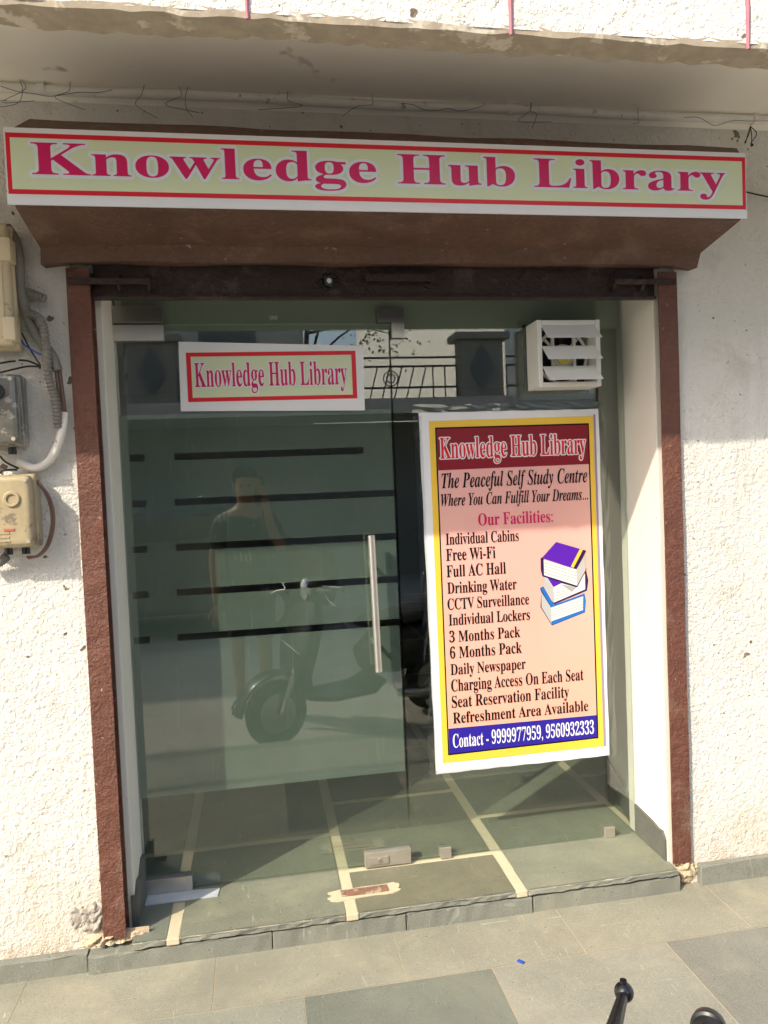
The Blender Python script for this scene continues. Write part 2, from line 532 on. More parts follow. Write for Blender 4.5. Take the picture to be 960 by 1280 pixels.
# floor inside: green stone bays with cream joint strips
cells = []; st = BM()
sw = .021
cols = [(-2.2, -.335, .54), (-.335, .247, .54), (.247, .84, .235), (.84, 1.43, .54), (1.43, 3.4, .235)]
for k, (xa, xb, c0) in enumerate(cols):
    yb = [-.045]
    y = c0
    while y < 7: yb.append(y); y += .6
    yb.append(7)
    for j in range(len(yb)-1):
        x0 = xa + (sw if k else 0); x1 = xb - (sw if k < 4 else 0)
        if yb[j+1] < .3 and k in (0, 4): continue
        lo = yb[j] + (0 if j == 0 else sw*.8); hi = yb[j+1] - (sw*.8 if j < len(yb)-2 else 0)
        if k in (0, 4): lo = max(lo, .30)
        if k == 1: pass
        if j == 0 and k == 1: x0 = xa+sw
        if j == 0 and k == 3: x1 = 1.425
        cells.append((x0, x1, lo, hi, tone(k*13+j)))
cells.append((-.462, -.335-sw, -.045, .30, (.95, .97, 1)))
slabs('floor', cells, FL, MT['kota_floor'], FL-.004, MT['strip'], (-2.2, 3.4, .10, 7))
bm = BM()
add_sheet(bm, [(-.462, -.05, FL-.0035), (1.43, -.05, FL-.0035), (1.43, .10, FL-.0035), (-.462, .10, FL-.0035)])
tag(build('doorway_floor_joints', bm, MT['strip']), kind='structure')

# ================================================================== the shop building
shop = thing('shop_building', 'cream stucco shop front with projecting upper storey and glass doorway', 'building', (.47, 0, 0))
bm = BM()
add_box(bm, -6, -.555, 0, .30, -.01, 3.6)
add_box(bm, 1.502, 8, 0, .30, -.01, 3.6)
add_box(bm, -.555, 1.502, 0, .30, 2.262, 3.6)
build('front_wall', bm, MT['stucco'], shop)
def jamb(x0, x1, sgn):
    bm = BM(); add_box(bm, x0, x1, .055, .30, .06, 2.262, .004)
    j = build('door_jamb', bm, MT['smooth_white'], shop)
    bm = BM()
    if sgn < 0: add_prism(bm, [(.048, .05), (.24, .05), (.24, .235), (.20, .24), (.15, .205), (.10, .215), (.06, .185), (.048, .19)], 0, x1-.01, x1+.012)
    else: add_prism(bm, [(.02, .05), (.24, .05), (.24, .215), (.15, .20), (.10, .212), (.05, .17), (.02, .175)], 0, x0-.012, x0+.01)
    build('skirting', bm, MT['kota_dark'], j)
jamb(-.555, -.465, -1)
bm = BM(); add_box(bm, 1.424, 1.502, .012, .30, .06, 2.262, .004)
jr = build('door_jamb', bm, MT['smooth_white'], shop)
bm = BM(); add_prism(bm, [(.016, .06), (.24, .06), (.24, .205), (.17, .20), (.11, .196), (.065, .186), (.035, .190), (.016, .165)], 0, 1.416, 1.43)
build('skirting', bm, MT['kota_dark'], jr)
# projecting upper storey
bm = BM(); add_box(bm, -6, 8, -.749, -.667, 2.585, 4.4)
build('overhang_beam', bm, MT['stucco_top'], shop)
bm = BM()          # ragged plaster lip under the beam
n = 240
xs = [-3+9*i/n for i in range(n+1)]
rr = random.Random(3)
rows = []
for i, x in enumerate(xs):
    a = rr.uniform(-.006, .006); b = rr.uniform(-.010, .010); c = rr.uniform(-.004, .003)
    rows.append([bm.verts.new(q) for q in ((x, -.7495+a*.2, 2.592+a*1.5), (x, -.747+a*.4, 2.574+c), (x, -.71, 2.571+c*1.4), (x, -.664+b, 2.574-c), (x, -.664+b, 2.60))])
for i in range(n):
    for k in range(4):
        bm.faces.new((rows[i][k], rows[i][k+1], rows[i+1][k+1], rows[i+1][k]))
build('concrete_edge', bm, MT['raw'], shop)
bm = BM(); add_box(bm, -6, 8, -.667, 0, 2.775, 2.93)
build('soffit', bm, MT['soffit'], shop)
bm = BM(); add_prism(bm, [(-.03, 2.775), (0, 2.775), (0, 2.735)], 0, -6, 8)
build('soffit_fillet', bm, MT['soffit'], shop)
for px, py in ((310, 18), (638, 33), (935, 48)):
    x = at(px, py, 1, -.749).x
    bm = BM()
    pts = [(x+rr.uniform(-.002, .002), -.750, 2.57+i*.05) for i in range(14)]
    add_tube(bm, pts, lambda i, n: .0045+.001*((i*7) % 3), 6)
    build('pink_groove_line', bm, MT['pink'], shop)
# the dark room behind the glass
bm = BM()
add_box(bm, -2.4, -2.2, .30, 7, -.01, 2.7); add_box(bm, 3.4, 3.6, .30, 7, -.01, 2.7)
add_box(bm, -2.4, 3.6, 7, 7.2, -.01, 2.7)
build('interior_wall', bm, MT['inside_dark'], shop)
bm = BM(); add_box(bm, -2.4, 3.6, .30, 7.2, 2.7, 2.85)
build('interior_ceiling', bm, MT['inside_dark'], shop)
bm = BM(); add_box(bm, -.46, 1.42, .262, .299, 2.085, 2.2615)
build('lintel_beam', bm, simple('lintel_paint', (.30, .33, .28), .8, var=.06, scale=3), shop)
bm = BM(); add_prism(bm, [(1.445, .30), (1.56, .76), (1.75, .76), (1.75, .30)], 2, FL, 2.7)
v1 = build('vestibule_wall', bm, MT['inside_wall'], shop)
bm = BM(); add_prism(bm, [(1.433, .302), (1.548, .762), (1.5595, .757), (1.4445, .301)], 2, FL, .19)
build('skirting', bm, MT['kota_dark'], v1)
bm = BM(); add_prism(bm, [(-.475, .30), (-.59, .76), (-.78, .76), (-.78, .30)], 2, FL, 2.7)
v2 = build('vestibule_wall', bm, MT['inside_wall'], shop)
bm = BM(); add_prism(bm, [(-.463, .302), (-.578, .762), (-.5895, .757), (-.4745, .301)], 2, FL, .19)
build('skirting', bm, MT['kota_dark'], v2)
# broken plaster at the foot of the guides: each patch one lumpy mass
from mathutils import noise as mnoise
def lump(cx_, cz_, wx, wz, dep, seed, m, ybase=0.0):
    bm = BM(); nx, nz = 46, 36; gr = []
    off = Vector((seed*7.1, seed*3.3, 0))
    for i in range(nx+1):
        row = []
        for k in range(nz+1):
            u, v = 2*i/nx-1, 2*k/nz-1
            q = Vector((u*wx*60, v*wz*60, 0))+off
            rim = mnoise.noise(Vector((u*2.2, v*2.2, seed)))*.55
            e = 1-(u*u+v*v)**.5+rim*.6-.12
            big = abs(mnoise.noise(q*.55)); fine_ = mnoise.fractal(q*1.6, .8, 2.1, 4)
            hh = dep*min(1, max(0, e)*4)*(.35+1.5*big+.22*fine_)
            row.append(bm.verts.new((cx_+u*wx, ybase+(.003 if e <= 0 else .0-hh), cz_+v*wz)))
        gr.append(row)
    for i in range(nx):
        for k in range(nz):
            bm.faces.new((gr[i][k], gr[i+1][k], gr[i+1][k+1], gr[i][k+1]))
    build('broken_plaster', bm, m, shop)
grey_m = simple('broken_cement', (.34, .31, .27), .95, var=.4, scale=40, bmp=.9, bscale=80)
lump(-.588, .158, .046, .056, .014, 3, grey_m)
lump(-.635, .165, .03, .04, .006, 8, grey_m)
lump(-.53, .085, .115, .022, .022, 5, MT['mortar'])
lump(1.488, .050, .050, .052, .020, 6, MT['mortar'])

# ---- plinth strips and the step: each run of stones is one piece of masonry
def stone_row(name, label, cat, xs, y0, y1, z0, z1s, seed):
    t = thing(name, label, cat, ((xs[0]+xs[-1])/2, y0, z0))
    r = random.Random(seed)
    for i in range(len(xs)-1):
        bm = BM()
        z1 = z1s
        add_box(bm, xs[i]+.0015, xs[i+1]-.0015, y0+r.uniform(-.002, .002), y1, z0, z1+r.uniform(-.002, .001), .004)
        bmesh.ops.subdivide_edges(bm, edges=[e for e in bm.edges if e.calc_length() > .15], cuts=14)
        for v in bm.verts:
            if v.co.z > z1-.02 and v.co.y < y0+.01:
                v.co.z += r.uniform(-.004, .001); v.co.y += r.uniform(-.001, .003)
        build('stone', bm, MT['kota_edge'], t)
    return t
stone_row('stone_plinth', 'low grey stone plinth under the left wall below the meters', 'plinth', [-3.6, -2.9, -2.2, -1.5, -.60], -.028, .0, -.02, .063, 1)
stone_row('stone_plinth', 'short speckled grey stone plinth at the foot of the right wall', 'plinth', [1.53, 2.3, 3.0, 3.8], -.028, .0, -.02, .072, 2)
step = stone_row('entrance_step', 'low grey green stone step with chipped edge below the glass door', 'step', [-.60, -.02, .43, .88, 1.44], -.046, .12, -.02, .058, 3)
rr = random.Random(8)
for x0, x1 in ((-.462, -.356), (-.314, .226), (.268, .819), (.861, 1.43)):
    bm = BM()
    add_box(bm, x0, x1, -.053, .10, .0655, FL-.0008, .003)
    bmesh.ops.subdivide_edges(bm, edges=[e for e in bm.edges if e.calc_length() > .09 and abs(e.verts[0].co.y-e.verts[1].co.y) < .02], cuts=max(3, int((x1-x0)/.03)))
    for v in bm.verts:
        if v.co.y < -.045: v.co.y += rr.uniform(0, .007); v.co.z += rr.uniform(-.003, 0)
    build('nosing', bm, MT['kota_edge'], step)
for x in (-.335, .247, .84):
    bm = BM(); add_box(bm, x-.0205, x+.0205, -.0505, .10, .062, FL-.0012, .003); build('cream_strip_end', bm, MT['strip'], step)
# ================================================================== rolling shutter
sh = thing('rolling_shutter', 'rolled up brown steel shutter with hood box and side guides around the doorway', 'rolling shutter', (.47, 0, FL))
def hood_ring(x, s):
    prof = [(0, 2.232), (-.03, 2.236), (-.15, 2.252), (-.342, 2.294), (-.350, 2.305), (-.350, 2.492), (-.335, 2.502), (-.255, 2.560), (0, 2.566)]
    return prof
bm = BM()
# hood: folded sheet box, its ends tucked in towards the wall
L = [(-.615, 0, 2.226), (-.615, -.055, 2.222), (-.606, -.085, 2.262), (-.597, -.342, 2.288), (-.597, -.350, 2.298), (-.597, -.350, 2.492), (-.590, -.335, 2.502), (-.572, -.255, 2.562), (-.572, 0, 2.566)]
Rr = [(1.556, 0, 2.230), (1.556, -.055, 2.226), (1.552, -.085, 2.268), (1.524, -.342, 2.290), (1.524, -.350, 2.300), (1.524, -.350, 2.485), (1.535, -.335, 2.495), (1.580, -.255, 2.552), (1.580, 0, 2.556)]
segs = 24
rings = []
for i in range(segs+1):
    t = i/segs; row = []
    for a, b in zip(L, Rr):
        p = Vector(a).lerp(Vector(b), t)
        if a[2] < 2.27 and .04 < t < .96: p.z += .010
        p += Vector((0, .002*sin(i*1.9), .0022*sin(i*1.1+a[1]*40)))*(1 if 0 < i < segs else 0)
        row.append(bm.verts.new(p))
    rings.append(row)
for i in range(segs):
    for k in range(len(L)-1):
        bm.faces.new((rings[i][k], rings[i][k+1], rings[i+1][k+1], rings[i+1][k]))
bm.faces.new(rings[0]); bm.faces.new(rings[-1][::-1])
build('hood', bm, MT['brown_hood'], sh)
# wooden/steel fold under the hood
bm = BM(); add_box(bm, -.50, 1.44, -.012, -.004, 2.236, 2.262)
build('hood_lip', bm, MT['dark_brown'], sh)
def rail(x0, x1, inner):
    bm = BM()
    add_box(bm, x0, x1, -.020, -.014, FL+.004, 2.222, .0015)
    add_box(bm, x0, x1, .040, .046, FL+.004, 2.222, .0015)
    if inner > 0: add_box(bm, x0, x0+.005, -.0135, .0395, FL+.004, 2.222)
    else: add_box(bm, x1-.005, x1, -.0135, .0395, FL+.004, 2.222)
    bmesh.ops.subdivide_edges(bm, edges=[e for e in bm.edges if e.calc_length() > 1], cuts=40)
    r = random.Random(4)
    for v in bm.verts:
        v.co.y += .0012*sin(v.co.z*9)+r.uniform(-.0005, .0005)
    return build('guide_rail', bm, MT['brown'], sh)
rail(-.553, -.483, 1); rail(1.428, 1.500, -1)
bm = BM()
add_box(bm, -.478, 1.426, .004, .016, 2.130, 2.258, .002)
add_box(bm, -.478, 1.426, -.010, .0035, 2.130, 2.140, .002)
br = build('bottom_rail', bm, MT['dark_brown'], sh)
bm = BM()          # pull handle: flat bar bent out at both ends
z0, z1 = 2.176, 2.214
xa, xb = at(455, 352, 1, 0).x, at(540, 352, 1, 0).x
add_box(bm, xa, xb, -.035, -.029, 2.182, 2.206, .002)
add_box(bm, xa, xa+.008, -.029, .004, 2.182, 2.206, .002); add_box(bm, xb-.008, xb, -.029, .004, 2.182, 2.206, .002)
add_cyl(bm, (xb-.005, -.004, 2.194), (xb-.005, .004, 2.194), .028, 18)
build('pull_handle', bm, MT['dark_brown'], br)
bm = BM()          # round lock with torn grease ring
cx = at(411, 352, 1, 0)
rr = random.Random(6)
for k in range(20):
    a = 2*pi*k/20
    add_ball(bm, (cx.x+cos(a)*.028*rr.uniform(.7, 1.2), .002, cx.z+sin(a)*.022*rr.uniform(.8, 1.2)), rr.uniform(.004, .009), 1)
add_cyl(bm, (cx.x, -.006, cx.z), (cx.x, .006, cx.z), .017, 16)
lk = build('lock', bm, MT['black'], br)
bm = BM(); add_cyl(bm, (cx.x, -.012, cx.z), (cx.x, -.004, cx.z), .008, 12)
build('lock_core', bm, MT['steel'], lk)
for sgn, px in ((-1, (150, 187)), (1, (765, 800))):      # sliding bolts with loops
    a, b = at(px[0], 355, 1, 0), at(px[1], 355, 1, 0)
    z = a.z
    bm = BM()
    for x in (a.x, b.x):
        pts = [(x, .004, z+.022), (x, -.018, z+.018), (x, -.026, z), (x, -.018, z-.018), (x, .004, z-.022)]
        add_tube(bm, spline(pts, 4), .0055, 8)
    e = -.545 if sgn < 0 else 1.49
    add_box(bm, min(a.x, e) if sgn < 0 else a.x-.005, b.x+.005 if sgn < 0 else e, -.0335, -.0215, z-.008, z+.010, .002)
    build('sliding_bolt', bm, MT['dark_brown'], br)

# ================================================================== main sign
SY = -.352
sg = thing('shop_sign', 'long white and pale green name sign with crimson letters on the shutter hood', 'sign', (.465, SY, 2.29))
tl, tr_, bl, brr = at(5, 157, 1, SY), at(932, 196, 1, SY), at(8, 256, 1, SY), at(928, 272, 1, SY)
X0, X1, Z0, Z1 = -.613, 1.538, 2.292, 2.492
bm = BM(); add_box(bm, X0, X1, SY-.004, SY+.001, Z0, Z1, .001)
build('board', bm, MT['p_white'], sg)
bm = BM(); frame_rect(bm, X0+.004, X1-.003, 2.319, 2.478, SY-.0046, .011, 0, .0125)
build('red_border', bm, MT['p_red'], sg)
bm = BM(); plane_rect(bm, X0+.015, X1-.014, 2.3315, 2.4655, SY-.0046)
build('green_field', bm, MT['p_green'], sg)
bmh, bml = BM(), BM()
for word, x0, x1 in (('Knowledge', -.547, .376), ('Hub', .437, .788), ('Library', .846, 1.466)):
    add_halo(bmh, word, 'roman', x0, x1, 2.371, .083, SY-.0050, .0085, 16)
    add_halo(bmh, word, 'roman', x0, x1, 2.371, .083, SY-.0056, .0045, 8)
    add_text(bml, word, 'roman', x0, x1, 2.371, .083, SY-.0064)
build('letter_halo', bmh, MT['p_halo'], sg)
build('lettering', bml, MT['p_crimson'], sg)

# ================================================================== glass door
GY = .24
door = thing('glass_door', 'frameless glass door with frosted film and five clear stripes', 'door', (.02, GY, FL))
bm = BM(); add_box(bm, -.464, .502, GY, GY+.012, .092, 2.098)
build('glass_pane', bm, MT['glass'], door)
FY = GY+.0128
zs = [1.64, 1.479, 1.318, 1.157, .996]       # clear stripes
h = .0125
bm = BM()
edges = [1.790] + [v for z in zs for v in (z+h, z-h)] + [.430]
for i in range(0, len(edges), 2):
    plane_rect(bm, -.462, .500, edges[i+1], edges[i], FY)
for k, z in enumerate(zs):                       # the stripes stop short at the hinge side; film patch imitates the jamb's reflection
    ex = (.392 if k == 0 else .496)
    plane_rect(bm, -.462, -.437-.004*k, z-h, z+h, FY)
    plane_rect(bm, -.385-.004*k, -.285-.005*k, z-h, z+h, FY)
    if k == 0: plane_rect(bm, ex, .500, z-h, z+h, FY)
build('frosted_film', bm, MT['film'], door)
def patch(x0, x1, z0, z1, m, parent, nm, bev=.0015, y0=-.014, y1=.026):
    bm = BM(); add_box(bm, x0, x1, GY+y0, GY+y1, z0, z1, bev)
    return build(nm, bm, m, parent)
p1 = patch(-.470, -.297, 2.044, 2.099, MT['steel'], door, 'patch_fitting')
p2 = patch(-.464, -.295, .090, .142, MT['steel'], door, 'patch_fitting')
lock = patch(.331, .505, .088, .143, MT['steel_dirty'], door, 'lock_case')
bm = BM(); add_box(bm, .345, .420, GY-.018, GY-.0142, .098, .128, .003)
lp = build('lock_plate', bm, MT['steel_dirty'], lock)
bm = BM(); add_cyl(bm, (.386, GY-.0205, .114), (.386, GY-.018, .114), .008, 16)
build('keyhole', bm, MT['steel'], lock)
hx = .402
hd = BM()
add_tube(hd, [(hx-.004, GY-.055, 1.33), (hx+.003, GY-.055, .832)], .0135, 24)
hdl = build('pull_handle', hd, MT['steel'], door, True)
bm = BM()
for z in (1.22, .93): add_cyl(bm, (hx, GY-.05, z), (hx, GY-.0005, z), .008, 14)
build('standoff', bm, MT['steel'], hdl, True)

bm = BM()           # white glints off tape residue on the door, painted as pale threads
glint_m = flat('pale_glint', (.62, .66, .64), .5)
def tape_glint(name, pts, r, parent):
    bm = BM(); add_tube(bm, spline([at(px, py, 1, GY-.0008) for px, py in pts], 5), lambda i, n: r*(.35+.65*abs(sin(3.1*i/n))), 5)
    build(name, bm, glint_m, parent)
bm.free()
for pts, r in (([(338, 742), (346, 738), (356, 736), (352, 728)], .0009), ([(405, 742), (412, 752), (420, 758)], .0004), ([(352, 800), (362, 808), (374, 818)], .0004), ([(246, 622), (252, 620)], .0012)):
    tape_glint('tape_glint', pts, r, door)

# fixed glass beside and above
fx = thing('fixed_glass', 'fixed glass panel and header strip beside the glass door', 'glass panel', (.95, GY, FL))
bm = BM(); add_box(bm, .508, 1.420, GY, GY+.012, FL+.001, 2.235)
build('side_pane', bm, MT['glass'], fx)
bm = BM(); add_box(bm, -.464, .504, GY, GY+.012, 2.104, 2.235)
build('header_pane', bm, MT['glass'], fx)
patch(-.470, -.297, 2.104, 2.164, MT['steel_dull'], fx, 'patch_fitting')
bm = BM()
add_prism(bm, [(.459, 2.152), (.459, 2.104), (.511, 2.104), (.511, 2.046), (.559, 2.046), (.559, 2.152)], 1, GY-.014, GY+.026)
build('patch_fitting', bm, MT['steel_dull'], fx)
for x in (.640, 1.305):
    bm = BM()
    add_box(bm, x-.022, x+.022, GY-.010, GY-.0005, FL+.001, FL+.042, .002); add_box(bm, x-.022, x+.022, GY+.0125, GY+.022, FL+.001, FL+.042, .002)
    build('floor_clip', bm, MT['steel_dirty'], fx)
bm = BM()                              # tiny etched maker's mark on the header
c = at(342, 397, 1, GY)
for dx in (-.007, .007):
    pts = [(c.x+dx+cos(a)*.0055, GY-.0006, c.z+sin(a)*.0055) for a in [k*pi/6 for k in range(13)]]
    add_tube(bm, pts, .0009, 5)
build('etched_mark', bm, MT['p_halo'], fx)

# small sign behind the door glass
ss = thing('name_sign', 'small white paper name sign with red border stuck high on the glass door', 'sign', (.08, GY-.002, 1.79))
y = GY-.0015
q = [at(px, py, 1, y) for px, py in ((226, 514), (456, 513), (454, 432), (223, 427))]
bm = BM(); add_sheet(bm, [tuple(p) for p in q]); build('sheet', bm, MT['p_white'], ss)
bm = BM(); frame_rect(bm, -.225, .376, 1.830, 2.003, y-.0004, .016, 0, .0145); build('red_border', bm, MT['p_red'], ss)
bm = BM(); plane_rect(bm, -.209, .360, 1.8445, 1.9885, y-.0004); build('green_field', bm, MT['p_green'], ss)
bm = BM(); add_halo(bm, 'Knowledge Hub Library', 'roman', -.199, .341, 1.882, .084, y-.0007, .0042, 12); build('letter_halo', bm, MT['p_white'], ss)
bm = BM(); add_text(bm, 'Knowledge Hub Library', 'roman', -.199, .341, 1.882, .084, y-.0016); build('lettering', bm, MT['p_crimson'], ss)

# ================================================================== poster
PY = GY-.0015
po = thing('poster', 'tall peach and yellow facilities poster taped on the fixed glass', 'poster', (.96, PY, .408))
def pt(px, py, k=0): 
    p = at(px, py, 1, PY); return (p.x, PY-.0004*k, p.z)
def poly(name, pts, k, m, parent=po):
    bm = BM(); add_sheet(bm, [pt(px, py, k) for px, py in pts]); return build(name, bm, m, parent)
bm = BM()
# the sheet itself, very slightly cockled
cs = [Vector(pt(*p)) for p in ((523, 516), (748, 511), (762, 944), (545, 968))]
nu, nv = 24, 40
gr = [[None]*(nv+1) for _ in range(nu+1)]
for i in range(nu+1):
    for j in range(nv+1):
        u, v = i/nu, j/nv
        p = cs[0].lerp(cs[1], u).lerp(cs[3].lerp(cs[2], u), v)
        e = min(u, 1-u, v, 1-v)
        p.y += .0007*sin(u*9+v*5)*(1 if e < .03 else 0)
        if e == 0: p += Vector((.001*sin(v*31+u*17), 0, .001*sin(u*40)))
        gr[i][j] = bm.verts.new(p)
for i in range(nu):
    for j in range(nv):
        bm.faces.new((gr[i][j], gr[i+1][j], gr[i+1][j+1], gr[i][j+1]))
build('sheet', bm, MT['p_white'], po)
poly('mauve_strip', [(741.5, 518), (744, 518), (757.5, 932), (754.5, 933)], 3, MT['p_mauve'])
poly('yellow_border', [(536, 526.5), (741, 520), (754.5, 932.5), (553.5, 954)], 3, MT['p_yellow'])
poly('black_border', [(543.6, 534.5), (735.8, 529), (747.8, 922.5), (560, 944)], 5, MT['p_black'])
poly('peach_field', [(545.4, 536.2), (734.2, 530.8), (746, 921), (561.4, 942)], 7, MT['p_peach'])
poly('maroon_band', [(545.4, 536.2), (734.2, 530.8), (735.6, 580), (547.6, 588)], 9, MT['p_maroon'])
poly('blue_band', [(560.3, 910.6), (745.1, 893.5), (746, 921), (561.4, 942)], 9, MT['p_blue'])
def ptext(bm, s, kind, px0, px1, pyb, pyt, k, off=0.0):
    a = at(px0, pyb, 1, PY); t = at(px0, pyt, 1, PY)
    b = at(px1, pyb-(px1-px0)*.05, 1, PY)
    add_text(bm, s, kind, a.x, b.x, a.z, t.z-a.z, PY-.0004*k, off)
bm = BM()
for k in range(12):
    a = 2*pi*k/12; ptext(bm, 'Knowledge Hub Library', 'roman', 550+cos(a)*1.3, 731.5+cos(a)*1.3, 573.5+sin(a)*1.3, 547.5+sin(a)*1.3, 10.5+.08*k)
build('title_halo', bm, MT['p_white'], po)
bm = BM(); ptext(bm, 'Knowledge Hub Library', 'roman', 550, 731.5, 573.5, 547.5, 13); build('title_lettering', bm, MT['p_pink'] if False else MT['p_red'], po)
bm = BM()
ptext(bm, 'The Peaceful Self Study Centre', 'italic', 552, 733.5, 610.5, 592, 11)
ptext(bm, 'Where You Can Fulfill Your Dreams...', 'italic', 551, 734.5, 633, 618, 11)
build('slogan', bm, MT['p_black'], po)
bm = BM(); ptext(bm, 'Our Facilities:', 'roman', 597.5, 690.5, 657, 642, 11); build('list_heading', bm, MT['p_crimson'], po)
bm = BM()
for s, a, b, yb, yt in (('Individual Cabins', 557, 648, 681, 667), ('Free Wi-Fi', 557.4, 619, 701, 686.3), ('Full AC Hall', 558, 632, 721.4, 706.8),
        ('Drinking Water', 559, 645.5, 742, 728), ('CCTV Surveillance', 559.2, 661, 762.2, 748.3), ('Individual Lockers', 560.8, 662, 781.8, 768),
        ('3 Months Pack', 561.5, 650, 802.8, 789), ('6 Months Pack', 562.2, 652, 823, 808.8), ('Daily Newspaper', 563, 656.8, 843.6, 830),
        ('Charging Access On Each Seat', 563.8, 729, 864.2, 849.5), ('Seat Reservation Facility', 564.5, 711, 884.5, 870), ('Refreshment Area Available', 566, 735, 904.2, 890.5)):
    ptext(bm, s, 'roman', a, b, yb, yt, 11)
build('facilities_list', bm, MT['p_black'], po)
bm = BM(); ptext(bm, 'Contact - 9999977959, 9560932333', 'roman', 566, 742.3, 934.3, 917.5, 11); build('phone_line', bm, MT['p_white'], po)
books = [
 ('p_darkpurple', [(282, 300), (300, 292), (322, 320), (318, 470), (640, 572), (742, 398), (742, 408), (648, 592), (300, 482), (284, 420)], 11),
 ('p_page', [(311, 314), (640, 414), (645, 575), (316, 470)], 12), ('p_pageshade', [(640, 414), (722, 270), (727, 425), (645, 575)], 12),
 ('p_purple', [(295, 297), (436, 138), (735, 225), (637, 412)], 13), ('p_darkpurple', [(703, 216), (736, 225), (638, 412), (610, 397)], 14),
 ('p_yellow', [(672, 208), (703, 216), (610, 397), (580, 388)], 15),
 ('p_darkpurple', [(720, 430), (738, 425), (760, 520), (746, 626), (420, 762), (404, 748), (312, 500), (335, 490), (480, 545)], 8.5),
 ('p_page', [(412, 590), (490, 550), (640, 592), (725, 450), (728, 612), (413, 745)], 9.5), ('p_pageshade', [(315, 490), (345, 488), (412, 590), (411, 748), (317, 585)], 9.5),
 ('p_purple', [(345, 486), (495, 548), (412, 586)], 10), ('p_pageline', [(486, 560), (640, 592), (592, 640)], 10.2),
 ('p_bookdark', [(276, 600), (312, 583), (415, 765), (722, 655), (736, 722), (728, 842), (396, 975), (282, 790), (290, 640)], 7.6),
 ('p_bookblue', [(282, 603), (312, 587), (415, 768), (720, 652), (734, 722), (727, 836), (397, 968), (395, 930), (385, 782)], 8.0),
 ('p_page', [(388, 796), (708, 682), (706, 818), (393, 930)], 8.3), ('p_pageshade', [(290, 640), (388, 796), (393, 958), (293, 790)], 8.3)]
bk = bpy.data.objects.new('book_picture', None); link(bk, po)
kids = {'p_darkpurple': 'dark_cover', 'p_purple': 'purple_cover', 'p_yellow': 'yellow_stripe', 'p_page': 'pages', 'p_pageshade': 'page_ends', 'p_pageline': 'page_shadow', 'p_bookdark': 'navy_cover', 'p_bookblue': 'blue_cover'}
for m, pts, k in books:
    bm = BM(); add_sheet(bm, [pt(640+x/8, 660+y/8, k) for x, y in pts]); build(kids[m], bm, MT[m], bk)
bm = BM()
def pline(a, b, k, w=3.2):
    add_sheet(bm, [pt(640+x/8, 660+y/8, k) for x, y in ((a[0], a[1]-w), (b[0], b[1]-w), (b[0], b[1]+w), (a[0], a[1]+w))])
for i in range(1, 5): 
    f = i/5; pline((311+5*f, 314+156*f), (640+5*f, 414+161*f), 12.4); pline((645, 414+161*f), (722, 270+155*f), 12.4)
    pline((390+3*f, 796+134*f), (707, 682+136*f), 8.7); pline((292, 640+150*f), (390, 796+162*f), 8.7)
for i in range(1, 5):
    f = i/5; pline((412, 590+155*f), (560, 560+110*f+20), 9.8) if i > 1 else None; pline((316, 490+95*f), (411, 590+158*f), 9.8)
build('page_lines', bm, MT['p_pageline'], bk)
# clear tape round the poster: crumpled strips
tape = glass('clear_tape', (.90, .92, .91), .09)
rr = random.Random(14)
def tape_strip(a, b, w, seed):
    r = random.Random(seed)
    bm = BM(); n = 26; rows = []
    for i in range(n+1):
        t = i/n
        px = a[0]+(b[0]-a[0])*t; py = a[1]+(b[1]-a[1])*t
        d = Vector((b[0]-a[0], b[1]-a[1])).normalized(); nn = Vector((-d.y, d.x))
        row = []
        for s in (-1, -.3, .3, 1):
            q = at(px+nn.x*w*s+r.uniform(-.8, .8), py+nn.y*w*s+r.uniform(-.8, .8), 1, GY)
            row.append(bm.verts.new((q.x, GY-.0052-r.uniform(0, .0022), q.z)))
        rows.append(row)
    for i in range(n):
        for k in range(3):
            bm.faces.new((rows[i][k], rows[i][k+1], rows[i+1][k+1], rows[i+1][k]))
    build('tape', bm, tape, po)
tape_strip((515, 511), (752, 507), 5, 1); tape_strip((521, 520), (541, 968), 5, 2); tape_strip((752, 512), (766, 944), 4, 3); tape_strip((530, 969), (660, 957), 5, 4)

# ================================================================== exhaust fan
fa = thing('exhaust_fan', 'white square exhaust fan with open louvres set in the glass above the poster', 'exhaust fan', (1.15, .12, 1.84))
FX0, FX1, FZ0, FZ1, FYf = 1.028, 1.272, 1.842, 2.086, .12
t = .018
bm = BM()
add_box(bm, FX0, FX0+t, FYf, GY-.006, FZ0, FZ1, .003); add_box(bm, FX1-t, FX1, FYf, GY-.006, FZ0, FZ1, .003)
add_box(bm, FX0+t+.0005, FX1-t-.0005, FYf+.001, GY-.006, FZ1-t, FZ1-.001, .003); add_box(bm, FX0+t+.0005, FX1-t-.0005, FYf+.001, GY-.006, FZ0+.001, FZ0+t, .003)
build('frame', bm, MT['white_plastic'], fa)
bm = BM(); add_box(bm, FX0-.032, FX1+.028, GY-.0058, GY-.0008, FZ0-.035, FZ1+.022, .002)
build('mounting_plate', bm, MT['clear'], fa)
bm = BM(); add_box(bm, FX0-.005, FX1+.005, GY+.0135, GY+.02, FZ0-.01, FZ1+.01)  # dark plates stand in for the unlit opening behind the blades
add_box(bm, FX0+.006, FX1-.006, GY-.0125, GY-.0062, FZ0+.006, FZ1-.006)
build('opening_shade', bm, MT['void'], fa)
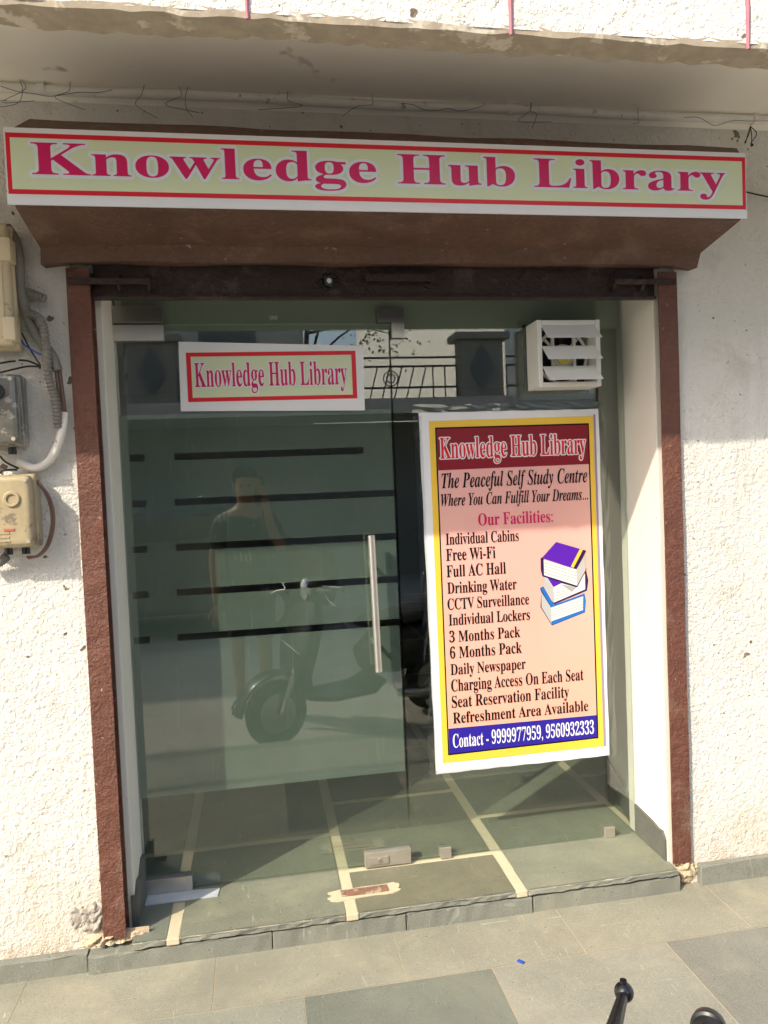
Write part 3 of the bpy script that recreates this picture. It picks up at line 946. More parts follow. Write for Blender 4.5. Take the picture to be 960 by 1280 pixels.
for zt in (2.066, 1.990, 1.916):
    bm = BM()
    vs = [(FX0+t+.001, FYf+.008, zt), (FX1-t-.001, FYf+.008, zt), (FX1-t+.004, FYf-.046, zt-.054), (FX0+t+.004, FYf-.046, zt-.054)]
    A = [bm.verts.new(v) for v in vs]; B = [bm.verts.new((v[0], v[1]+.0015, v[2]+.003)) for v in vs]
    bm.faces.new(A); bm.faces.new(B[::-1])
    for i in range(4): bm.faces.new((A[i], A[(i+1) % 4], B[(i+1) % 4], B[i]))
    build('louvre', bm, MT['white_plastic'], fa)
cx, cz = (FX0+FX1)/2-.003, (FZ0+FZ1)/2-.002
bm = BM()          # ring, arms and hub
pts = [(cx+cos(a)*.098, .185, cz+sin(a)*.098) for a in [k*pi/20 for k in range(41)]]
add_tube(bm, pts, .006, 6)
for a in (45, 135, 225, 315):
    a = radians(a); add_box(bm, cx-.005, cx+.005, .186, .192, cz+.03, cz+.09, .001, ((cx, .18, cz), Matrix.Rotation(a, 3, 'Y')))
add_box(bm, FX0+.075, FX0+.085, .17, .182, FZ0+t, FZ1-t); add_box(bm, FX1-.085, FX1-.075, .17, .182, FZ0+t, FZ1-t)
build('motor_bracket', bm, MT['white_plastic'], fa)
bm = BM(); add_lathe(bm, (cx, .19, cz), (0, -1, 0), [(0, .045), (.018, .045), (.026, .038), (.028, .01)], 24)
mo = build('motor', bm, simple('motor_plastic', (.45, .44, .40), .5), fa, True)
bm = BM(); add_cyl(bm, (cx, .1615, cz), (cx, .1605, cz), .03, 24)
build('motor_sticker', bm, simple('sticker', (.70, .55, .10), .4, var=.5, scale=60), mo)
for k in range(5):
    bm = BM()
    a0 = k*2*pi/5; vs = []
    for rr_, da, dy in ((.03, -.25, .0), (.092, -.42, .006), (.092, .42, -.010), (.03, .3, -.004)):
        vs.append((cx+cos(a0+da)*rr_, .204+dy, cz+sin(a0+da)*rr_))
    add_sheet(bm, vs)
    bmesh.ops.solidify(bm, geom=bm.faces[:], thickness=.0025)
    build('blade', bm, MT['black'], fa)

# ================================================================== floor fittings
bm = BM()
q = [at(px, py, 2, FL) for px, py in ((178, 1133), (272, 1121), (275, 1111), (180, 1119))]
add_prism(bm, [(max(p.x, -.452), p.y) for p in q], 2, FL+.0005, FL+.004)
tag(build('floor_plate', bm, simple('white_plate', (.50, .53, .56), .35, var=.25, scale=16)), 'pale scratched metal plate on the step below the door hinge', 'metal plate')
fk = thing('floor_strike', 'rusty iron bolt socket let into the step between cream mortar', 'floor socket', (.305, .07, FL))
bm = BM()
rr = random.Random(5)
ring = []
for k in range(28):
    a = 2*pi*k/28
    x = .122*max(-1, min(1, 1.35*cos(a))); yv = .032*max(-1, min(1, 1.35*sin(a)))
    ring.append((.305+x*rr.uniform(.93, 1.08), .072+yv*rr.uniform(.9, 1.15)+x*.03))
add_prism(bm, ring, 2, FL-.002, FL+.0035)
build('mortar_patch', bm, MT['strip'], fk)
bm = BM()
for x0, x1, y0, y1 in ((.222, .388, .052, .060), (.222, .388, .085, .093), (.222, .236, .0605, .0845), (.374, .388, .0605, .0845)):
    add_box(bm, x0, x1, y0, y1, FL+.004, FL+.0075, .001)
build('socket_frame', bm, MT['rust'], fk)
bm = BM(); add_box(bm, .2365, .3735, .0605, .0845, FL+.0036, FL+.0046)
build('socket_dirt', bm, MT['rust'], fk)
bm = BM()
c = at(651, 1203, 2, 0)
add_box(bm, c.x-.011, c.x+.011, c.y-.006, c.y+.006, .0005, .005, .002, ((c.x, c.y, 0), Matrix.Rotation(radians(-50), 3, 'Z')))
tag(build('plastic_scrap', bm, flat('blue_scrap', (.02, .07, .45))), 'tiny blue plastic scrap lying on the pavement slabs', 'litter')

# ================================================================== pipe, meters, conduits
pp = thing('conduit_pipe', 'thin white painted conduit pipe under the soffit above the sign', 'pipe', (.47, -.03, 2.74))
bm = BM(); add_tube(bm, [(-3+i*.25, -.03+.002*sin(i), 2.756+.003*sin(i*1.7)) for i in range(36)], .0145, 12)
build('pipe', bm, MT['pvc'], pp, True)
for px, py in ((50, 113), (354, 124), (641, 136), (948, 150)):
    c = at(px, py, 1, -.05)
    bm = BM(); add_cyl(bm, (c.x-.011, -.03, 2.757), (c.x+.011, -.03, 2.757), .0185, 14); add_box(bm, c.x-.012, c.x+.012, -.05, -.012, 2.772, 2.782, .002)
    build('pipe_clamp', bm, MT['pvc'], pp, True)
rr = random.Random(31)
def loose_wire(px, seed, n=4, drop=.06):
    r = random.Random(seed)
    x = at(px, 125, 1, -.045).x
    bm = BM()
    for k in range(n):
        xx = x+r.uniform(-.03, .03)
        a = [Vector((xx, -.03-.0155, 2.775)), Vector((xx+r.uniform(-.01, .01), -.048, 2.745)), Vector((xx+r.uniform(-.06, .06), -.05-r.uniform(0, .02), 2.735-r.uniform(.0, drop*.6))), Vector((xx+r.uniform(-.10, .10), -.045, 2.73-r.uniform(.01, drop)))]
        add_tube(bm, spline(a, 6), .0008, 5)
    build('binding_wire', bm, MT['wire'], pp)
for i, px in enumerate((30, 92, 178, 236, 362, 470, 655, 800)): loose_wire(px, i+40, 1 if i % 3 else 2)

for k, (xa, xb) in enumerate(((-.70, -.38), (.52, .80), (1.45, 1.9))):
    r = random.Random(k+3); bm = BM(); n = 7
    pts = [(xa+(xb-xa)*i/n, -.047+r.uniform(-.006, .006), 2.752-.020*sin(pi*i/n)*r.uniform(.3, 1.3)+r.uniform(-.006, .006)) for i in range(n+1)]
    add_tube(bm, spline(pts, 5), .0009, 5)
    build('strung_wire', bm, MT['wire'], pp)

def meter(name, label, x0, x1, z0, z1, dep, m, style, group=None):
    t = thing(name, label, 'meter box', ((x0+x1)/2, 0, z0), group)
    bm = BM(); add_box(bm, x0, x1, -dep*.55, -.002, z0, z1, .012, seg=3)
    build('back_case', bm, m, t, True)
    bm = BM(); add_box(bm, x0+.004, x1-.004, -dep, -dep*.56, z0+.006, z1-.004, .02, seg=4)
    cv = build('cover', bm, m, t, True)
    bm = BM()
    if style == 'junction':
        add_box(bm, x0+.016, x1-.022, -dep-.005, -dep+.004, z0+.03, z1-.03, .004)
        build('raised_panel', bm, m, cv, True)
        for zc in (z1-.085, z0+.055):
            bm = BM(); add_box(bm, x1-.028, x1+.006, -dep-.008, -dep*.5, zc-.034, zc+.034, .004)
            build('latch', bm, m, t, True)
    else:
        cxx, czz = (x1-.058, z1-.058) if style == 'smoky' else (x1-.058, z1-.075)
        add_lathe(bm, (cxx, -dep+.002, czz), (0, -1, 0), [(0, .024), (.006, .024), (.008, .021), (.0075, .015), (.003, .014)], 20)
        build('seal_ring', bm, MT['black'] if style == 'smoky' else m, cv, True)
        bm = BM()
        for k in range(3): add_box(bm, x0+.03, x1-.07, -dep-.0018, -dep+.001, z0+.022+k*.012, z0+.028+k*.012, .0005)
        build('moulded_ribs', bm, m, cv)
        bm = BM()
        if style == 'smoky':
            add_box(bm, x1-.075, x1-.055, -dep-.0025, -dep+.001, czz-.075, czz-.055, .001)
            build('meter_button', bm, MT['rust'], cv)
        else:
            add_box(bm, x1-.085, x1-.055, -dep-.0022, -dep+.001, czz-.095, czz-.088, .0005)
            build('red_mark', bm, flat('faded_red', (.45, .13, .09)), cv)
        for xs_, zs_ in ((x1-.018, z0+.022), (x1-.018, z1-.02)):
            bm = BM(); add_cyl(bm, (xs_, -dep*.8, zs_), (xs_, -dep-.002, zs_), .006, 10); build('screw', bm, MT['steel_dirty'], t)
        for k in range(2):
            bm = BM(); add_cyl(bm, (x1-.045-k*.05, -.035, z0+.004), (x1-.045-k*.05, -.035, z0-.02), .012, 12)
            build('cable_gland', bm, MT['black'], t)
    return t
meter('junction_box', 'big cream meter box with side latches, topmost on the left wall', -.88, -.690, 1.965, 2.338, .10, MT['cream_plastic'], 'junction')
meter('electric_meter', 'smoky grey translucent electric meter between the two yellowish boxes', -.84, -.688, 1.672, 1.892, .11, MT['smoky'], 'smoky', 'electric meters on the left wall')
meter('electric_meter', 'yellowed electric meter, lowest on the left wall, catching the sun', -.83, -.666, 1.365, 1.590, .10, MT['old_plastic'], 'old', 'electric meters on the left wall')

def pxpath(pts, y=-.035, sc=2.5625):
    return [at(x/sc, 260+yv/sc, 1, y if len(q) < 3 else q[2]) for q in pts for x, yv in [q[:2]]]
def corr(i, n): return .0125+.0022*(1 if i % 2 else -1)
t = thing('conduit_bundle', 'bundle of grey corrugated conduits bending down beside the meters', 'conduit', tuple(at(50, 560, 1, 0)))
bm = BM(); add_tube(bm, spline(pxpath([(20, 60), (45, 100), (60, 160), (66, 260), (92, 360), (130, 425), (165, 470), (185, 520)]), 10), .0155, 12)
build('smooth_conduit', bm, MT['grey_pipe'], t, True)
bm = BM(); add_tube(bm, spline(pxpath([(88, 335, -.05), (130, 360, -.055), (148, 440, -.055), (156, 540, -.05), (178, 620, -.045), (187, 705, -.03)]), 14), corr, 12)
build('corrugated_conduit', bm, MT['grey_pipe'], t)
bm = BM(); add_tube(bm, spline(pxpath([(82, 268, -.02), (110, 278, -.035), (146, 292, -.04)]), 9), corr, 12)
build('corrugated_stub', bm, MT['grey_pipe'], t)
bm = BM(); add_tube(bm, spline(pxpath([(190, 520, -.02), (200, 600, -.025), (208, 660, -.02)]), 8), .007, 8)
add_tube(bm, spline(pxpath([(176, 500, -.03), (185, 580, -.035), (200, 650, -.03)]), 8), .004, 8)
build('exposed_cable', bm, MT['wire_brown'], t, True)
bm = BM(); add_tube(bm, spline(pxpath([(206, 655, -.02), (200, 710, -.025), (178, 775, -.025), (150, 815, -.025), (110, 832, -.02), (58, 812, -.015)]), 8), .0125, 12)
build('broken_conduit', bm, MT['pvc'], t, True)
bm = BM(); add_tube(bm, spline(pxpath([(-40, 1150, -.03), (0, 1135, -.035), (22, 1115, -.04)]), 9), corr, 12)
build('corrugated_stub', bm, MT['grey_pipe'], t)
t = thing('meter_wires', 'loose thin wires hanging around the electric meters', 'wires', tuple(at(30, 520, 1, 0)))
for nm, m, r, pts in (('blue_wire', 'blue', .0028, [(55, 400), (80, 440), (130, 470)]), ('black_wire', 'wire', .003, [(0, 497), (30, 492), (50, 490)]),
        ('black_wire', 'wire', .003, [(60, 487), (90, 490), (125, 505), (128, 515)]), ('black_wire', 'wire', .003, [(0, 527), (50, 515), (90, 507), (130, 508)]),
        ('black_wire', 'wire', .0025, [(70, 400), (95, 450), (130, 505)]), ('black_wire', 'wire', .003, [(0, 795), (20, 815), (60, 835)]),
        ('brown_wire', 'wire_brown', .0042, [(118, 872), (160, 930), (173, 1000), (160, 1070), (130, 1110), (90, 1122)]),
        ('brown_wire', 'wire_brown', .0035, [(112, 868), (150, 925), (166, 1000), (150, 1075), (120, 1113), (85, 1118)]),
        ('black_wire', 'wire', .0035, [(0, 850), (10, 840), (55, 838)])):
    bm = BM(); add_tube(bm, spline(pxpath(pts, -.04), 8), r, 7); build(nm, bm, MT[m], t, True)
bm = BM()
a, b = at(905, 236, 1, -.012), at(960, 246, 1, -.012)
add_tube(bm, spline([(1.60, -.02, 2.545), (a.x, -.012, 2.54), (a.x+.08, -.010, 2.515), (b.x, -.012, b.z), (2.6, -.012, 2.38)], 8), .0028, 6)
tag(build('cable', bm, MT['wire'], None, True), 'thin dark cable on the wall right of the big sign', 'cable')
bm = BM()
c = at(938, 165, 1, -.06)
for k in range(4):
    r = random.Random(90+k)
    add_tube(bm, spline([c+Vector((0, 0, .02)), c+Vector((r.uniform(-.02, .02), -.01, -.01)), c+Vector((r.uniform(-.03, .03), 0, -.04))], 5), .0016, 5)
add_ball(bm, c+Vector((.005, 0, -.045)), .006, 1)
tag(build('wire_knot', bm, MT['wire']), 'frayed wire knot hanging below the pipe at the far right', 'wire')

# ================================================================== scooter parked in front (only its lever and grip reach into the picture)
GZ = .86
PB = at(780, 1240, 2, GZ)              # lever ball
PG = at(886, 1285, 2, GZ)              # grip end
HD = radians(156)                      # the way it heads
hv_ = Vector((cos(HD), sin(HD), 0)); rv_ = Vector((sin(HD), -cos(HD), 0))
SWB = rv_*cos(radians(14))-hv_*sin(radians(14))       # bars sweep back a little
hc = PG-SWB*.16-rv_*.17                # middle of the handlebar
origin = Vector((hc.x, hc.y, SR))
def SC(f, r, z): return origin+hv_*f+rv_*r+Vector((0, 0, z))
mo = thing('scooter', 'black motor scooter of which only brake lever and right grip show, lower right corner', 'scooter', tuple(origin))
def swheel(f, r):
    c = SC(f, 0, r)
    bm = BM(); n, k, rings = 36, 10, []
    for i in range(n):
        a = 2*pi*i/n
        rings.append([bm.verts.new(c+(hv_*cos(a)+Vector((0, 0, 1))*sin(a))*(r-.048+.048*cos(2*pi*q/k))+rv_*(.048*sin(2*pi*q/k))) for q in range(k)])
    for i in range(n):
        for q in range(k):
            bm.faces.new((rings[i][q], rings[(i+1) % n][q], rings[(i+1) % n][(q+1) % k], rings[i][(q+1) % k]))
    w = build('wheel', bm, MT['rubber'], mo, True)
    bm = BM(); add_lathe(bm, c-rv_*.04, rv_, [(0, .03), (.01, r-.09), (.07, r-.09), (.08, .03)], 24)
    build('rim', bm, MT['steel_dull'], w, True)
    return c
gloss = flat('scooter_paint', (.010, .010, .011), .30, .35, .15)
fw = swheel(.30, .215); swheel(-.93, .215)
def shell(name, secs, m, n=20, parent=None):
    """secs: (forward, height, half width, half depth); oval sections joined along the list"""
    bm = BM(); rings = []
    for i, (f, z, w, d) in enumerate(secs):
        a, b = secs[max(i-1, 0)], secs[min(i+1, len(secs)-1)]
        t = Vector((b[0]-a[0], b[1]-a[1])).normalized(); nf, nz = -t.y, t.x
        ring = []
        for k in range(n):
            an = 2*pi*k/n; cs, sn = cos(an), sin(an)
            cs = math.copysign(abs(cs)**.7, cs); sn = math.copysign(abs(sn)**.7, sn)
            ring.append(bm.verts.new(SC(f+nf*d*sn, w*cs, z+nz*d*sn)))
        rings.append(ring)
    for i in range(len(rings)-1):
        for k in range(n):
            bm.faces.new((rings[i][k], rings[i][(k+1) % n], rings[i+1][(k+1) % n], rings[i+1][k]))
    bm.faces.new(rings[0][::-1]); bm.faces.new(rings[-1])
    return build(name, bm, m, parent or mo, True)
fend = []
for k in range(0, 15):
    a = radians(5+k*11.5); fend.append((.30+cos(a)*.262, .215+sin(a)*.262, .075-.02*abs(k-7)/7, .012))
shell('front_mudguard', fend, gloss)
shell('front_apron', [(.10, .30, .13, .03), (.15, .45, .19, .05), (.12, .62, .23, .06), (.06, .78, .20, .06), (.02, .90, .12, .05)], gloss)
shell('floorboard', [(.10, .30, .15, .03), (-.05, .27, .18, .03), (-.35, .27, .19, .03), (-.45, .32, .16, .03)], MT['black'])
shell('rear_body', [(-.38, .45, .13, .10), (-.55, .50, .19, .17), (-.85, .54, .20, .15), (-1.15, .60, .15, .09), (-1.28, .63, .07, .04)], gloss)
shell('seat', [(-.36, .70, .10, .02), (-.45, .71, .14, .045), (-.75, .72, .16, .05), (-1.05, .76, .13, .045), (-1.15, .77, .06, .02)], MT['rubber'])
shell('handlebar_cowl', [(.06, GZ-SR-.02, .05, .03), (.03, GZ-SR-.005, .15, .06), (-.05, GZ-SR, .15, .05), (-.09, GZ-SR, .06, .03)], gloss)
bm = BM(); add_lathe(bm, SC(.05, 0, GZ-SR-.02), hv_, [(0, .075), (.02, .07), (.035, .045), (.04, .01)], 24); build('headlight', bm, MT['chrome'], mo, True)
bm = BM(); add_tube(bm, [SC(.30, s_*.0, .215+.0)+rv_*.07 for s_ in (0,)]+[SC(.12, .05, .62)], .018, 8); build('fork', bm, MT['steel_dull'], mo, True)
bm = BM(); add_tube(bm, spline([SC(-.55, .16, .22), SC(-.8, .19, .20), SC(-1.15, .2, .28)], 6), lambda i, n: .03+.02*(i > n*.4), 12); build('exhaust_pipe', bm, MT['steel_dull'], mo, True)
bm = BM(); add_tube(bm, spline([SC(-1.05, .12, .74), SC(-1.25, .1, .80), SC(-1.3, 0, .81), SC(-1.25, -.1, .80), SC(-1.05, -.12, .74)], 6), .012, 8); build('grab_rail', bm, MT['chrome'], mo, True)
bm = BM(); add_ball(bm, SC(-1.27, 0, .63), .05, 2); build('tail_light', bm, flat('red_lens', (.35, .01, .01), .2), mo, True)
gm = simple('grip_rubber', (.013, .013, .014), .38, var=.2, spec=.6)
lv = simple('lever_black', (.012, .012, .013), .22, var=.1, spec=.7)
def mirror_side(p):
    d = p-hc; k = d.dot(rv_)
    return p-rv_*2*k
for s_ in (1, -1):
    S = (lambda p: p) if s_ > 0 else mirror_side
    e = S(PG); ax = (S(PG-SWB)-e).normalized()
    bm = BM()
    prof = [(-.012, .012), (-.010, .0185), (-.001, .0205), (.002, .0205), (.004, .0175), (.010, .0165)]
    prof += [(.012+.0045*i, .0162+.0008*(i % 2)) for i in range(22)] + [(.115, .021), (.120, .021), (.121, .012), (.20, .012)]
    add_lathe(bm, e, ax, prof, 28)
    gp = build('grip', bm, gm, mo, True)
    bm = BM()
    ball = PB; d2 = at(768, 1283, 2, GZ-.002)
    path = spline([S(ball), S(d2), S(d2+(d2-ball)*1.1), S(PG-SWB*.14+hv_*.05), S(PG-SWB*.17+hv_*.02)], 8)
    add_tube(bm, path, lambda i, n: .0062+.0045*min(1, i/(n*.35)), 12)
    b_ = S(ball)
    add_ball(bm, b_, .0122, 3)
    add_cyl(bm, b_+Vector((0, .001, .010)), b_+Vector((0, .001, .0150)), .0045, 10)
    build('lever', bm, lv, mo, True)

# ================================================================== the photographer, seen mirrored in the glass
per = thing('person', 'person in dark printed shirt and shorts mirrored in the glass, holding up a phone', 'person', (-.06, -2.74, SR))
def skin(name, verts, edges, radii, m, parent, sub=2, root=0):
    me = bpy.data.meshes.new(name); base = wpos(parent)
    me.from_pydata([Vector(v)-base for v in verts], edges, [])
    o = bpy.data.objects.new(name, me); link(o, parent)
    md = o.modifiers.new('skin', 'SKIN'); md.use_smooth_shade = True
    me.update()
    if not me.skin_vertices:
        me.attributes  # layer is made by the modifier below
    lay = me.skin_vertices[0].data if me.skin_vertices else None
    if lay is None:
        raise RuntimeError('no skin layer')
    for i, r in enumerate(radii):
        lay[i].radius = (r, r) if not isinstance(r, tuple) else r
        lay[i].use_root = (i == root)
    s = o.modifiers.new('sub', 'SUBSURF'); s.levels = sub; s.render_levels = sub
    dg = bpy.context.evaluated_depsgraph_get()
    nm = bpy.data.meshes.new_from_object(o.evaluated_get(dg))
    o.modifiers.clear(); o.data = nm
    nm.materials.clear(); nm.materials.append(m)
    for p in nm.polygons: p.use_smooth = True; p.material_index = 0
    return o
skin_m = simple('brown_skin', (.30, .17, .11), .55, var=.08)
def try_person():
    px, py = -.10, -2.80
    z = SR
    V = [(px, py, z+.93), (px, py+.01, z+1.10), (px, py+.02, z+1.30), (px, py+.02, z+1.47), (px+.005, py+.035, z+1.54),      # pelvis, waist, chest, shoulders, neck
         (px+.01, py+.06, z+1.62), (px+.01, py+.065, z+1.72), (px+.01, py+.05, z+1.78),                                     # head
         (px-.19, py+.01, z+1.43), (px-.25, py-.02, z+1.14), (px-.24, py+.06, z+.89), (px-.235, py+.09, z+.80),               # his right arm hanging (left in view)
         (px+.19, py+.02, z+1.43), (px+.27, py+.07, z+1.17), (px+.18, py+.20, z+1.40), (px+.15, py+.225, z+1.60),             # arm raised to the phone
         (px-.09, py, z+.88), (px-.10, py+.01, z+.50), (px-.10, py-.03, z+.10), (px-.10, py-.03, z+.045), (px-.13, py+.16, z+.03),
         (px+.09, py+.02, z+.88), (px+.10, py+.17, z+.50), (px+.11, py+.25, z+.10), (px+.11, py+.25, z+.045), (px+.13, py+.44, z+.03)]
    E = [(0,1),(1,2),(2,3),(3,4),(4,5),(5,6),(6,7),(3,8),(8,9),(9,10),(10,11),(3,12),(12,13),(13,14),(14,15),
         (0,16),(16,17),(17,18),(18,19),(19,20),(0,21),(21,22),(22,23),(23,24),(24,25)]
    R = [(.15,.11),(.145,.10),(.165,.11),(.12,.09),(.055,.055),(.075,.085),(.08,.095),(.055,.065),
         .055,.043,.034,.028,.055,.043,.034,.028,.085,.058,.042,.04,.03,.085,.058,.042,.04,.03]
    body = skin('body', V, E, R, skin_m, per, 2, 0)
    # hands: palm plus five bent fingers each
    def hand(w, d, up, side, curl):
        w, d, up, side = Vector(w), Vector(d).normalized(), Vector(up).normalized(), Vector(side).normalized()
        hv, he, hr = [w, w+d*.05, w+d*.085], [(0, 1), (1, 2)], [.024, .030, .030]
        for k, (ln, off) in enumerate(((.075, -.030), (.082, -.010), (.076, .011), (.060, .030))):
            b = len(hv)
            p0 = w+d*.085+side*off
            p1 = p0+d*ln*.45*cos(curl)+up*ln*.45*sin(curl); p2 = p1+d*ln*.5*cos(curl*2)+up*ln*.5*sin(curl*2)
            hv += [p0, p1, p2]; he += [(2, b), (b, b+1), (b+1, b+2)]; hr += [.0105, .0095, .008]
        b = len(hv); p0 = w+d*.035-side*.035
        hv += [p0, p0+d*.03-side*.022+up*.012, p0+d*.055-side*.024+up*.03]; he += [(0, b), (b, b+1), (b+1, b+2)]; hr += [.014, .0115, .009]
        return hv, he, hr
    hv, he, hr = hand(V[11], (0, .1, -1), (0, 1, 0), (1, 0, 0), .35); skin('hand', hv, he, hr, skin_m, per, 1, 1)
    hv, he, hr = hand(V[15], (-.35, .15, .9), (-.5, .6, 0), (-.6, .4, -.3), .5); skin('hand', hv, he, hr, skin_m, per, 1, 1)
    # shirt, shorts, hair, shoes
    shirt_m, nt, p = new_mat('dark_leaf_print_shirt')
    v = coords(nt)
    w = N(nt, 'ShaderNodeTexWave'); w.inputs['Scale'].default_value = 9; w.inputs['Distortion'].default_value = 6; nt.links.new(v, w.inputs[0])
    k = N(nt, 'ShaderNodeMath', operation='MULTIPLY'); nt.links.new(ramp(nt, noise(nt, 5, 2, .5, v), .58, .62), k.inputs[0]); nt.links.new(ramp(nt, w.outputs['Fac'], .6, .7), k.inputs[1])
    nt.links.new(mixc(nt, k.outputs[0], (.02, .022, .025), (.34, .34, .33)), p.inputs['Base Color']); p.inputs['Roughness'].default_value = .8
    SV = [(px, py, z+.80), (px, py+.01, z+1.0), (px, py+.02, z+1.30), (px, py+.02, z+1.455), (px-.185, py+.01, z+1.425), (px-.235, py-.01, z+1.20), (px+.185, py+.02, z+1.425), (px+.245, py+.05, z+1.24)]
    skin('shirt', SV, [(0,1),(1,2),(2,3),(3,4),(4,5),(3,6),(6,7)], [(.18,.135),(.172,.13),(.182,.13),(.10,.085),.075,.07,.075,.07], shirt_m, per, 2, 1)
    sv = [(px, py+.005, z+.94), (px-.095, py, z+.84), (px-.105, py+.01, z+.50), (px+.095, py+.03, z+.84), (px+.105, py+.17, z+.52)]
    skin('shorts', sv, [(0,1),(1,2),(0,3),(3,4)], [(.165,.125),.112,.088,.112,.088], simple('dark_shorts', (.035, .04, .045), .85), per, 2, 0)
    hh = BM(); add_ball(hh, (px+.01, py+.035, z+1.755), .1, 3, (.98, 1.05, .85))
    for q in list(hh.verts):
        if q.co.y > py+.10 and q.co.z < z+1.74: q.co.y = py+.06
        if q.co.z < z+1.70: q.co.z = z+1.70-(z+1.70-q.co.z)*.3
    build('hair', hh, simple('black_hair', (.008, .007, .007), .95, spec=.05), per, True)
    for s in (-1, 1):
        fb = BM(); add_ball(fb, (px+.01+s*.032, py+.148, z+1.685), .012, 2); build('eye', fb, flat('dark_eye', (.03, .02, .02), .25), per, True)
        fb = BM(); add_ball(fb, (px+.01+s*.083, py+.055, z+1.675), .02, 2, (.45, .8, 1.3)); build('ear', fb, skin_m, per, True)
    fb = BM(); add_ball(fb, (px+.01, py+.165, z+1.655), .017, 2, (.8, .9, 1.4)); build('nose', fb, skin_m, per, True)
    fb = BM(); add_ball(fb, (px+.01, py+.14, z+1.615), .022, 2, (1.2, .5, .3)); build('mouth', fb, simple('lips', (.22, .09, .07), .5), per, True)
    for i, (fx_, fy_) in enumerate(((px-.115, py+.05), (px+.12, py+.33))):
        b = BM(); add_box(b, fx_-.048, fx_+.048, fy_-.13, fy_+.14, SR+.001, SR+.024, .01, seg=3)
        add_tube(b, spline([(fx_-.05, fy_+.04, SR+.02), (fx_, fy_+.05, SR+.085), (fx_+.05, fy_+.04, SR+.02)], 5), .011, 6)
        build('sandal', b, MT['rubber'], per, True)
    return V
V = try_person()
ph = thing('phone', 'dark smartphone held up in front of the photographer\'s face', 'phone', (.02, -2.57, 1.44))
bm = BM(); add_box(bm, -.022, .056, -2.568, -2.559, 1.445, 1.60, .004); build('phone_body', bm, MT['black'], ph, True)
bm = BM(); add_box(bm, -.016, .012, -2.559, -2.556, 1.56, 1.594, .003); build('camera_bump', bm, MT['chrome'], ph, True)

# ================================================================== across the street (seen in the reflection)
ho = thing('house', 'pale two storey house across the street mirrored in the glass', 'house', (0, -10, SR))
hw = simple('house_wall', (.62, .57, .48), .9, var=.08, scale=1.5)
hw2 = simple('house_white_wall', (.80, .78, .72), .9, var=.04, scale=1.5)
bm = BM(); add_box(bm, -14, .95, -15, -10.8, SR, 9.1); add_box(bm, -14.2, 1.15, -15, -10.5, 9.1, 9.3); build('main_wall', bm, hw, ho)  # wall raised and lengthened so its shadow darkens the road
bm = BM(); add_box(bm, .95, 10, -12, -10.8, SR, 2.6); build('rear_terrace', bm, hw, ho)
bm = BM(); add_box(bm, -9, 10, -10.5, -8.9, 2.62, 2.86); build('balcony_slab', bm, hw, ho)
wb = thing('reflection_block', 'tall white sunlit block added behind the balcony pillar to brighten the reflection', 'building', (10, -27, SR))
bm = BM(); add_box(bm, 6.0, 15, -40, -14.4, SR, 12.5); build('wall', bm, hw2, wb)  # added block, its sunlit side turned to whiten the mirrored background
bm = BM(); add_box(bm, 5.8, 15.2, -40.2, -14.2, 12.5, 12.8); build('roof', bm, hw, wb)
dk = simple('shade_and_window_dark', (.20, .20, .185), .8)
bm = BM(); add_box(bm, -8.9, 9.9, -10.6, -10.4, SR, 2.6); build('ground_floor_shade', bm, dk, ho)  # dark sheet painted for the shade of the open ground floor
for x0, x1, z0, z1 in ((-4.6, -3.4, 3.2, 5.0), (-2.6, -1.5, 3.9, 5.1), (-.9, .1, 3.9, 5.1), (-6.8, -5.6, 3.9, 5.1)):
    bm = BM(); add_box(bm, x0, x1, -10.83, -10.77, z0, z1); w = build('window', bm, dk, ho)
    bm = BM(); add_box(bm, x0-.12, x1+.12, -10.95, -10.775, z1+.04, z1+.14); build('sunshade', bm, hw, w)
def pillar(x):
    bm = BM(); add_box(bm, x-.36, x+.36, -9.3, -8.95, 2.86, 3.78, .01)
    add_box(bm, x-.46, x+.46, -9.4, -8.85, 3.785, 3.9, .02)
    p = build('pillar', bm, simple('pillar_stone', (.36, .32, .26), .8), ho)
    bm = BM(); c = (x, 3.32); add_prism(bm, [(x, 3.72), (x+.22, 3.32), (x, 2.95), (x-.22, 3.32)], 1, -8.948, -8.93)
    build('diamond_tile', bm, dk, p)
for x in (3.72, -1.5): pillar(x)
def railing(x0, x1):
    bm = BM()
    for z in (3.02, 3.36, 3.50): add_box(bm, x0, x1, -9.02, -8.99, z, z+.03)
    n = int((x1-x0)/.2)
    for i in range(n+1):
        x = x0+(x1-x0)*i/n
        if (i//5) % 2: add_tube(bm, [(x-.05, -9, 2.86), (x+.09, -9, 3.36)], .012, 6)
        else: add_tube(bm, [(x, -9, 2.86), (x, -9, 3.36)], .012, 6)
    for i in range(max(1, int((x1-x0)/1.3))):
        xc = x0+.7+i*1.3
        for r in (.07, .12): add_tube(bm, [(xc+cos(a)*r, -8.985, 3.18+sin(a)*r) for a in [k*pi/8 for k in range(17)]], .011, 6)
    build('railing', bm, MT['wire'], ho)
railing(-1.1, 3.3); railing(4.15, 8.5); railing(-7, -1.95)

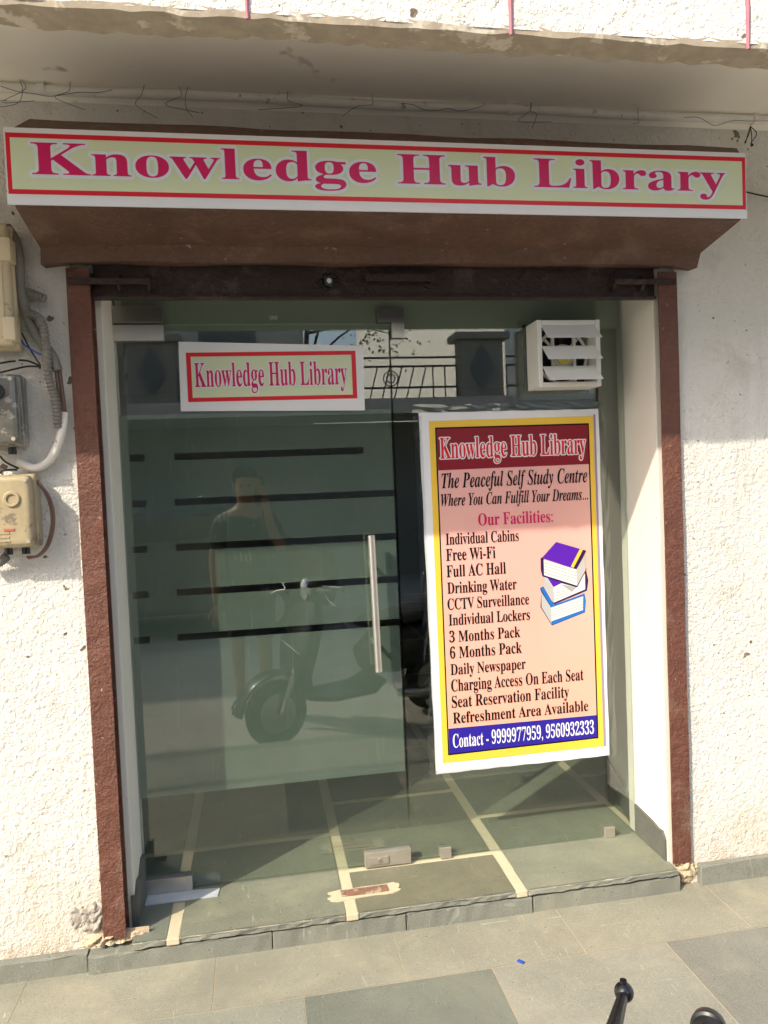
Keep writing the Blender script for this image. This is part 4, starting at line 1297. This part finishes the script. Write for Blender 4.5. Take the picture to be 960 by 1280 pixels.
def tree(x, y, h, seed, label):
    t = thing('tree', label, 'tree', (x, y, SR))
    r = random.Random(seed)
    bm = BM()
    add_tube(bm, spline([(x, y, SR), (x+.06, y, SR+h*.3), (x-.05, y+.05, SR+h*.6), (x+.05, y, SR+h*.85)], 5), lambda i, n: .13*(1-.75*i/n), 9)
    tips = []
    for k in range(9):
        a = r.uniform(0, 2*pi); z = SR+h*r.uniform(.62, .9); ln = h*r.uniform(.18, .34)
        e = Vector((x+cos(a)*ln, y+sin(a)*ln, z+ln*r.uniform(-.1, .7)))
        add_tube(bm, spline([(x, y, z-.15), Vector((x, y, z)).lerp(e, .5)+Vector((0, 0, .08)), e], 4), lambda i, n: .035*(1-.8*i/n), 6)
        tips.append(e)
    build('trunk', bm, simple('bark', (.12, .09, .07), .9, bmp=.6, bscale=30), t, True)
    bm = BM()
    for e in tips:
        for j in range(80):
            c = e+Vector((r.gauss(0, .36), r.gauss(0, .36), r.gauss(0, .30)-.1))
            d = Vector((r.uniform(-1, 1), r.uniform(-1, 1), r.uniform(-1, .4))).normalized(); s = r.uniform(.05, .10)
            n = d.orthogonal().normalized()*s*.4
            add_sheet(bm, [c, c+d*s*.5+n, c+d*s*1.2, c+d*s*.5-n])
    build('crown', bm, simple('leaf_green', (.05, .085, .03), .6, var=.5, scale=3), t)
tree(1.15, -12.8, 6.2, 5, 'leafy green tree in front of the house across the street')

ca = thing('parked_car', 'dark car parked across the street behind the photographer', 'car', (-1.2, -6.4, SR))
bm = BM()
prof = [(-2.0, .30), (-2.05, .62), (-1.9, .86), (-1.2, .95), (-.55, 1.42), (.85, 1.46), (1.45, 1.0), (2.0, .92), (2.08, .55), (2.0, .28)]
A = add_prism(bm, [(-1.2+p[0], SR+p[1]) for p in prof], 1, -7.25, -5.55)
for v in A:
    if v.co.z > SR+1.1: v.co.y += (-6.4-v.co.y)*.18
bmesh.ops.bevel(bm, geom=bm.edges[:], offset=.05, segments=3, affect='EDGES')
build('body', bm, flat('car_paint', (.02, .025, .03), .15, .6, 1.0), ca, True)
gl_dark = flat('car_glass', (.015, .018, .02), .05, .6)
bm = BM(); add_prism(bm, [(-2.1, SR+.98), (-1.72, SR+1.34), (-.45, SR+1.38), (.1, SR+1.0)], 1, -5.68, -5.60); build('side_window', bm, gl_dark, ca)
for xw in (-2.55, .05):
    bm = BM(); add_lathe(bm, (xw, -5.75, SR+.31), (0, 1, 0), [(0, .31), (.16, .31), (.20, .28)], 28); w = build('wheel', bm, MT['rubber'], ca, True)
    bm = BM(); add_lathe(bm, (xw, -5.552, SR+.31), (0, 1, 0), [(0, .20), (.01, .19), (.015, .05)], 20); build('rim', bm, MT['steel_dull'], w, True)
    bm = BM(); add_lathe(bm, (xw, -7.25, SR+.31), (0, 1, 0), [(0, .31), (.16, .31), (.20, .28)], 28); build('wheel', bm, MT['rubber'], ca, True)

bm = BM()
for k, (y0, z0) in enumerate(((-4.05, 4.45), (-4.12, 4.52), (-4.0, 4.38))):
    pts = [(-14+i*2, y0+.012*(i-7)+.03*sin(i*1.3+k), z0-.5+.5*((i-7)/7)**2) for i in range(16)]
    add_tube(bm, spline(pts, 4), .016, 6)
tag(build('overhead_cable', bm, MT['wire'], None, True), 'bundle of black overhead cables strung along the street', 'cable')
